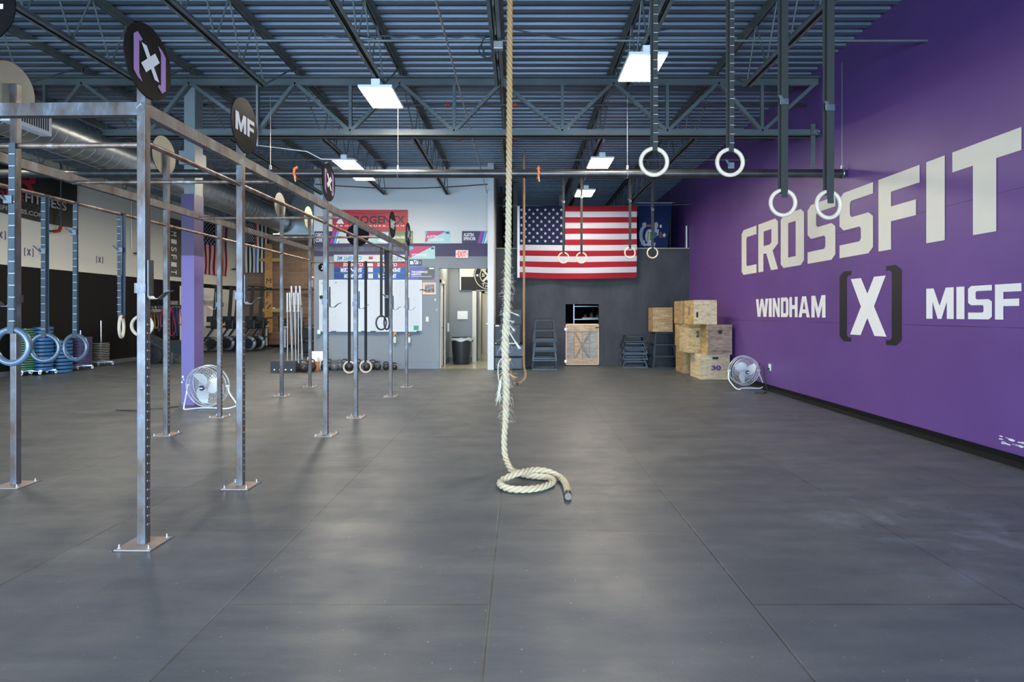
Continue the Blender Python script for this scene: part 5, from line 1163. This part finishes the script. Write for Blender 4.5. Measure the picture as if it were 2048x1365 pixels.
# ------------------------------------------------------------ kettlebells
M('kb_black',(.025,.026,.028),.38,noise=.3,nscale=9); M('kb_grey',(.10,.12,.13),.4,noise=.3,nscale=9)
def kettlebell(label,px,py,Y,r,mat='kb_black',band=None,rz=0):
    t=thing('kettlebell',label,'kettlebell',(gx(px,Y),Y,0),rz,'kettlebells lined up along the office wall')
    prof=[(0,.0),(r*.62,0)]+[(r*math.cos(a),r*.92+r*math.sin(a)) for a in [-1.0+ (PI/2+1.0)*k/12 for k in range(13)]]
    MB().lathe(prof,28).build('body',MATS[mat],t)
    hh=r*1.72; pts=[(-r*.62,0,hh-r*.25),(-r*.70,0,hh+r*.2),(-r*.52,0,hh+r*.62),(0,0,hh+r*.78),(r*.52,0,hh+r*.62),(r*.70,0,hh+r*.2),(r*.62,0,hh-r*.25)]
    MB().tube(spline(pts,5),.0165,10).build('handle',MATS[mat],t)
    if band:
        for s in (-1,1): MB().torus((s*r*.70,0,hh+r*.12),.019,.005,'Z',16,6).build('colour_band',M('kbband_'+band,{'red':(.5,.04,.03),'yellow':(.6,.55,.03),'blue':(.03,.15,.5),'white':(.6,.6,.6)}[band],.5),t)
for i,a in enumerate(((607.5,0,13.65,.11,'kb_black','red','large black kettlebell beside the barbell holder'),(622.5,0,13.75,.115,'kb_black','red','large black kettlebell before the orange crate'),
    (649,0,14.1,.092,'kb_black',None,'black kettlebell at start of row behind third upright'),(659,0,14.2,.10,'kb_black',None,'black kettlebell behind right edge of third upright'),(669,0,14.0,.095,'kb_grey',None,'shiny grey kettlebell, palest in the row'),
    (679,0,14.15,.10,'kb_grey',None,'grey kettlebell just right of the palest one'),(689,0,14.25,.10,'kb_black',None,'black kettlebell left of the first low wooden ring'),(699,0,14.1,.092,'kb_black','yellow','black kettlebell framed by the left low wooden ring'),
    (716,0,14.25,.10,'kb_black','yellow','black kettlebell between the two low wooden rings'),(733.5,0,14.05,.088,'kb_black','blue','black kettlebell framed by the right low wooden ring'),(745,0,14.25,.095,'kb_black',None,'black kettlebell just right of the low wooden rings'),
    (755.5,0,14.15,.082,'kb_black','white','black kettlebell with pale mark, third from row end'),(772,0,14.2,.076,'kb_black',None,'small black kettlebell second from row end'),(789,0,14.2,.068,'kb_black','white','smallest black kettlebell at end of row'))):
    kettlebell(a[6],a[0],0,a[2],a[3],a[4],a[5],random.uniform(-.5,.5))
t=thing('foam_box','white foam box leaning behind the orange crate','box',(gx(634,14.25),14.25,0)); MB().bbox(-.15,-.05,0,.17,.12,.44,.02).build('box',M('foam_white',(.85,.86,.87),.6),t)
o=MB().bbox(-.14,-.08,0,.10,.06,.33,.03).build('foam_block',MATS['foam_white']); o.location=(gx(628,14.1),14.1,.0); tag(o,'white rounded foam block between large kettlebell and foam box','block')
t=thing('orange_crate','orange brown crate behind the large kettlebell','crate',(gx(629,13.98),13.98,0)); MB().bbox(-.10,-.04,0,.11,.04,.215,.006).build('body',M('crate_orange',(.50,.23,.09),.6),t); MB().box(-.105,-.045,.20,.115,.045,.218).build('rim',MATS['crate_orange'],t)
# ------------------------------------------------------------ rowers stored upright
M('row_black',(.012,.012,.013),.45); M('row_rail',(.07,.075,.075),.3,.7); M('row_silver',(.17,.19,.21),.4,.4); M('row_blue',(.12,.28,.42),.4,.4); M('row_yellow',(.5,.55,.05),.5); M('row_charcoal',(.03,.03,.032),.5)
def rower():
    t=thing('rowing_machine','x','rowing machine',(0,0,0),0,'rowing machines stored upright by the far left wall')
    MB().beam((-.06,0,1.10),(.03,0,2.32),.09,.10).build('monorail',MATS['row_charcoal'],t)
    MB().box(-.02,-.056,1.5,.04,-.05,2.30).build('rail_cover',MATS['row_rail'],t)
    MB().box(-.06,-.22,2.31,.10,.22,2.34).box(.05,-.04,2.22,.30,.04,2.25).build('rear_foot',MATS['row_black'],t)
    MB().bbox(-.28,-.10,1.06,-.10,.06,1.26,.01).build('monitor',MATS['row_black'],t)
    MB().bbox(-.16,-.09,.82,.12,.09,1.12,.03).bbox(-.28,-.14,.86,-.05,-.02,.93,.01).beam((-.15,0,.95),(.25,0,1.05),.12,.06).build('seat',MATS['row_black'],t)
    MB().beam((-.02,-.02,.92),(-.52,-.02,.22),.05,.07).build('main_beam',MATS['row_black'],t)
    MB().beam((.03,-.05,.92),(-.47,-.05,.22),.02,.02).build('beam_edge',MATS['row_blue'],t)
    MB().box(-.42,-.065,.33,-.37,-.06,.39).build('grip_mark',MATS['row_yellow'],t)
    MB().lathe([(0,-.07),(.20,-.07),(.26,-.04),(.26,.04),(.20,.07),(0,.07)],32,(-.15,.05,.30),axis='Y').build('flywheel_cage',MATS['row_silver'],t)
    MB().lathe([(.0,-.075),(.185,-.075),(.185,-.065)],24,(-.15,.05,.30),axis='Y').build('flywheel_cover',MATS['row_black'],t)
    MB().beam((.22,-.03,.55),(-.30,-.03,.05),.03,.03).beam((-.5,-.03,.05),(.15,-.03,.05),.06,.05).build('front_foot',MATS['row_black'],t)
    for s in (-1,1): MB().bbox(-.34,s*.12-.03,.50,-.12,s*.12+.03,.54,.01).build('footplate',MATS['row_black'],t)
    return t
rw=rower(); Yr=21.0
for i,(px,dy) in enumerate(((432,-.6),(461.5,-.1),(475,.3),(504.5,-.2),(523,.35))):
    o=rw if i==0 else copy_tree(rw); o.location=(gx(px,Yr+dy),Yr+dy,0); o['label']='black rowing machine stored on end, %s from violet column'%ORD[i]
t=thing('wall_rail','dark equipment rail fixed on the far brick wall','rail',(gx(535,23.3),23.3,2.28)); MB().box(-.9,0,0,2.3,.05,.06).build('rail',MATS['row_black'],t)
# air bikes
def bike(label,px,Y,s=1.0,rz=0):
    t=thing('air_bike',label,'exercise bike',(gx(px,Y),Y,0),rz,'air bikes before the far brick wall')
    MB().lathe([(0,-.10),(.30,-.10),(.34,-.06),(.34,.06),(.30,.10),(0,.10)],32,(-.1,0,.45),axis='Y').build('fan_cage',M('bike_dark',(.018,.015,.014),.5),t)
    MB().lathe([(0,-.11),(.17,-.11),(.17,-.10)],24,(-.13,0,.5),axis='Y').build('fan_badge',M('bike_grey',(.07,.07,.07),.5),t)
    MB().beam((-.05,0,.7),(.02,0,1.15),.08,.12).tube([(.02,-.25,1.2),(.0,0,1.18),(.02,.25,1.2)],.022,8).tube([(.1,-.2,.7),(.12,-.2,1.1),(.25,-.2,1.28),(.5,-.2,1.30)],.02,8).build('handlebar',MATS['bike_dark'],t)
    MB().beam((.55,0,.15),(.50,0,.85),.05,.06).bbox(.40,-.1,.85,.64,.1,.90,.02).build('seat',M('bike_silver',(.25,.25,.25),.4,.5),t)
    MB().beam((-.45,0,.08),(.75,0,.08),.05,.06).box(-.5,-.25,.0,-.44,.25,.06).box(.70,-.25,0,.76,.25,.06).tube([(.35,-.1,.15),(.6,-.1,.35),(.75,-.1,.1)],.02,8).build('frame',MATS['bike_dark'],t)
bike('dark air bike in front of brick wall, nearest the wood plank',531,22.7,rz=-1.1); bike('dark air bike before brick wall, behind barbells',570,21.4,rz=-1.2)
bike('dark air bike before brick wall, beside the office corner',602,22.7,rz=-1.1)
t=thing('plyo_rack','dark storage rack at brick wall beside the office corner','rack',(gx(618,19),19,0))
for z_ in (0.05,.5,.95): MB().box(-.3,-.2,z_,.42,.3,z_+.05).build('shelf',MATS['row_black'],t)
for a in (-.3,.38): MB().box(a,-.2,0,a+.04,-.16,1.1).box(a,.26,0,a+.04,.3,1.1).build('upright',MATS['row_black'],t)
for i,z_ in enumerate((.10,.55)): o=MB().bbox(-.28,-.15,0,.36,.25,.32,.03).build('equipment_bag',M('bag_black',(.016,.017,.018),.6)); o.location=(gx(618,19),19,z_+.0); tag(o,'black bag on %s shelf of rack beside the office corner'%('lower','middle')[i],'bag','bags on the storage rack')
# wood plank with letters on brick wall
t=thing('lettered_plank','orange wooden plank with black letters standing on brick wall','plank',(gx(537,23.4),23.42,CH-(667-VY)*23.42/FPX)); pw=.155; ph=(667-488)*23.42/FPX
MB().bbox(-pw,-.03,0,pw,0,ph,.004).build('plank',plywood('plank_orange',(.55,.30,.10),(.42,.21,.06),1.2,1.57),t)
for zz in (.85,2.85): MB().box(pw,-.03,zz,pw+.42,0,zz+.13).box(-pw-.2,-.03,zz,-pw,0,zz+.13).build('cross_piece',M('plank_yellow',(.42,.29,.10),.6),t)
f=lambda u,v,d:(u,-.032,v)
m=MB(); z0=ph-(560-488)*23.42/FPX
m.flat(text('M',-.08,z0-.14,.11,z0+.05,.0),f).flat(text('F',-.08,z0-.72,.05,z0-.50,.0),f).flat(text('/',-.12,z0-1.0,-.0,z0-.85,0),f).flat(text('/',-.06,z0-1.15,.12,z0-.98,0),f)
m.build('lettering',MATS['letter_black'],t); MB().box(-.10,-.034,z0-.36,.14,-.03,z0-.31).build('strap',MATS['letter_black'],t)
t=thing('wall_box','white electrical box on brick wall near office corner','electrical box',(gx(625.5,23),YB-.001,CH-(574-VY)*23.4/FPX)); MB().bbox(-.32,-.08,0,-.18,0,.28,.01).box(-.30,-.04,.35,.1,-.0,.42).build('housing',MATS['register_white'],t)
t=thing('wall_fixture','small white fixture on brick wall right of the plank','fixture',(gx(548,23.4),YB-.001,CH-(620-VY)*23.4/FPX)); MB().beam((-.06,-.05,.08),(.08,-.05,0),.06,.05).build('body',MATS['register_white'],t)
# resistance bands on pegs with dark cloth rack
Yk=16.9
t=thing('band_rack','black band storage rail with pegs before left wall','rack',(gx(333,Yk),Yk,0))
MB().box(-.48,0,1.48,.62,.06,1.60).build('rail',MATS['row_black'],t)
for a in (-.45,.58): MB().box(a,.02,0,a+.05,.08,1.5).build('post',MATS['row_black'],t)
for k in range(12): MB().cyl((-.42+k*.085,0,1.53),(-.42+k*.085,-.14,1.55),.008,8).build('peg',MATS['bolt_zinc'],t)
BC=[('brown',(.16,.06,.02),.55),('orange brown',(.26,.09,.02),.58),('olive',(.18,.17,.03),.60),('violet',(.09,.03,.12),.68),('red',(.30,.03,.03),.55),('dark blue',(.012,.03,.09),.62),('maroon',(.12,.02,.03),.72),('bright red',(.42,.02,.035),.80),('navy',(.01,.02,.08),.85),('deep blue',(.015,.03,.12),.80),('wine',(.16,.03,.05),.50),('grey',(.15,.15,.15),.74)]
for k,(nm,c_,ln) in enumerate(BC):
    x_=gx(333,Yk)-.42+k*.085; o=MB(); z0=1.54; w_=.018+.006*(k%3); cu_=.03+(.08 if nm=='bright red' else .01*(k%3))
    pts=[(-w_*.2,0,0),(-w_,0,-ln*.35),(-w_,0,-ln*.8),(-w_*.3,0,-ln),(cu_*.6,0,-ln+.01),(cu_+w_,0,-ln*.8),(cu_*.8,0,-ln*.4),(w_*.2,0,0)]
    o.tube(spline([Vector(p) for p in pts],5),.012,6,closed=True); o=o.build('resistance_band',M('band_'+nm.replace(' ','_'),c_,.5)); o.location=(x_,Yk-.09,z0); tag(o,nm+' rubber band hanging on band rail by violet column, %s peg'%ORD[k],'resistance band','rubber bands on the rail')
t=thing('tool_tray','grey tray of small parts on the end of band rail','tray',(gx(348,Yk),Yk,1.60)); MB().bbox(-.08,-.06,0,.09,.06,.12,.01).build('tray',M('tray_grey',(.12,.12,.13),.5),t); MB().bbox(-.02,-.075,.02,.05,-.06,.07,.004).build('label',M('tray_or',(.5,.14,.06),.5),t)
o=MB().lathe([(0,0),(.13,.0),(.17,.08),(.16,.08),(.12,.015),(0,.015)],24).build('wire_basket',M('basket',(.35,.34,.30),.4,.4)); o.location=(gx(312,Yk-.2),Yk-.18,1.40); tag(o,'pale shallow basket hooked at band rail behind nearest J-hook','basket')
# big dark sled / covered bench below the bands
t=thing('weight_bench','dark padded incline bench below the rubber bands','bench',(gx(332,16.2),16.2,0))
m=MB(); m.add([(-.62,-.2,.85),(.55,-.2,.28),(.55,-.2,.20),(-.62,-.2,.62),(-.62,.2,.85),(.55,.2,.28),(.55,.2,.20),(-.62,.2,.62)],[(0,1,2,3),(7,6,5,4),(0,4,5,1),(3,2,6,7),(0,3,7,4),(1,5,6,2)]); m.bbox(-.1,-.18,.28,.7,.18,.62,.03); m.build('pad',M('bench_navy',(.02,.028,.036),.5),t)
MB().beam((-.5,-.21,.75),(.55,-.21,.02),.03,.04).beam((-.6,-.1,.03),(.7,-.1,.03),.04,.04).beam((-.5,.1,.03),(-.5,.1,.7),.04,.04).build('frame',M('bench_frame',(.10,.10,.10),.4,.5),t)
o=MB().lathe([(.03,-.03),(.15,-.03),(.22,-.02),(.225,0),(.22,.02),(.15,.03),(.03,.03)],28,axis='Y').build('weight_plate',M('plate_black',(.015,.015,.015),.45)); o.location=(gx(309,15.9),15.9,.225); tag(o,'black weight plate standing on edge by incline bench','weight plate')
for k in range(4): o=MB().lathe([(0,0),(.045,0),(.05,.02),(.05,.26),(.03,.3),(0,.3)],14).build('foam_roller',M('roller_teal',(.03,.05,.055),.6)); o.location=(gx(347+k*4.6,16.4),16.0,.15 if False else .0); tag(o,'dark upright foam roller by incline bench, %s from it'%ORD[k],'foam roller','dark foam rollers in a row')
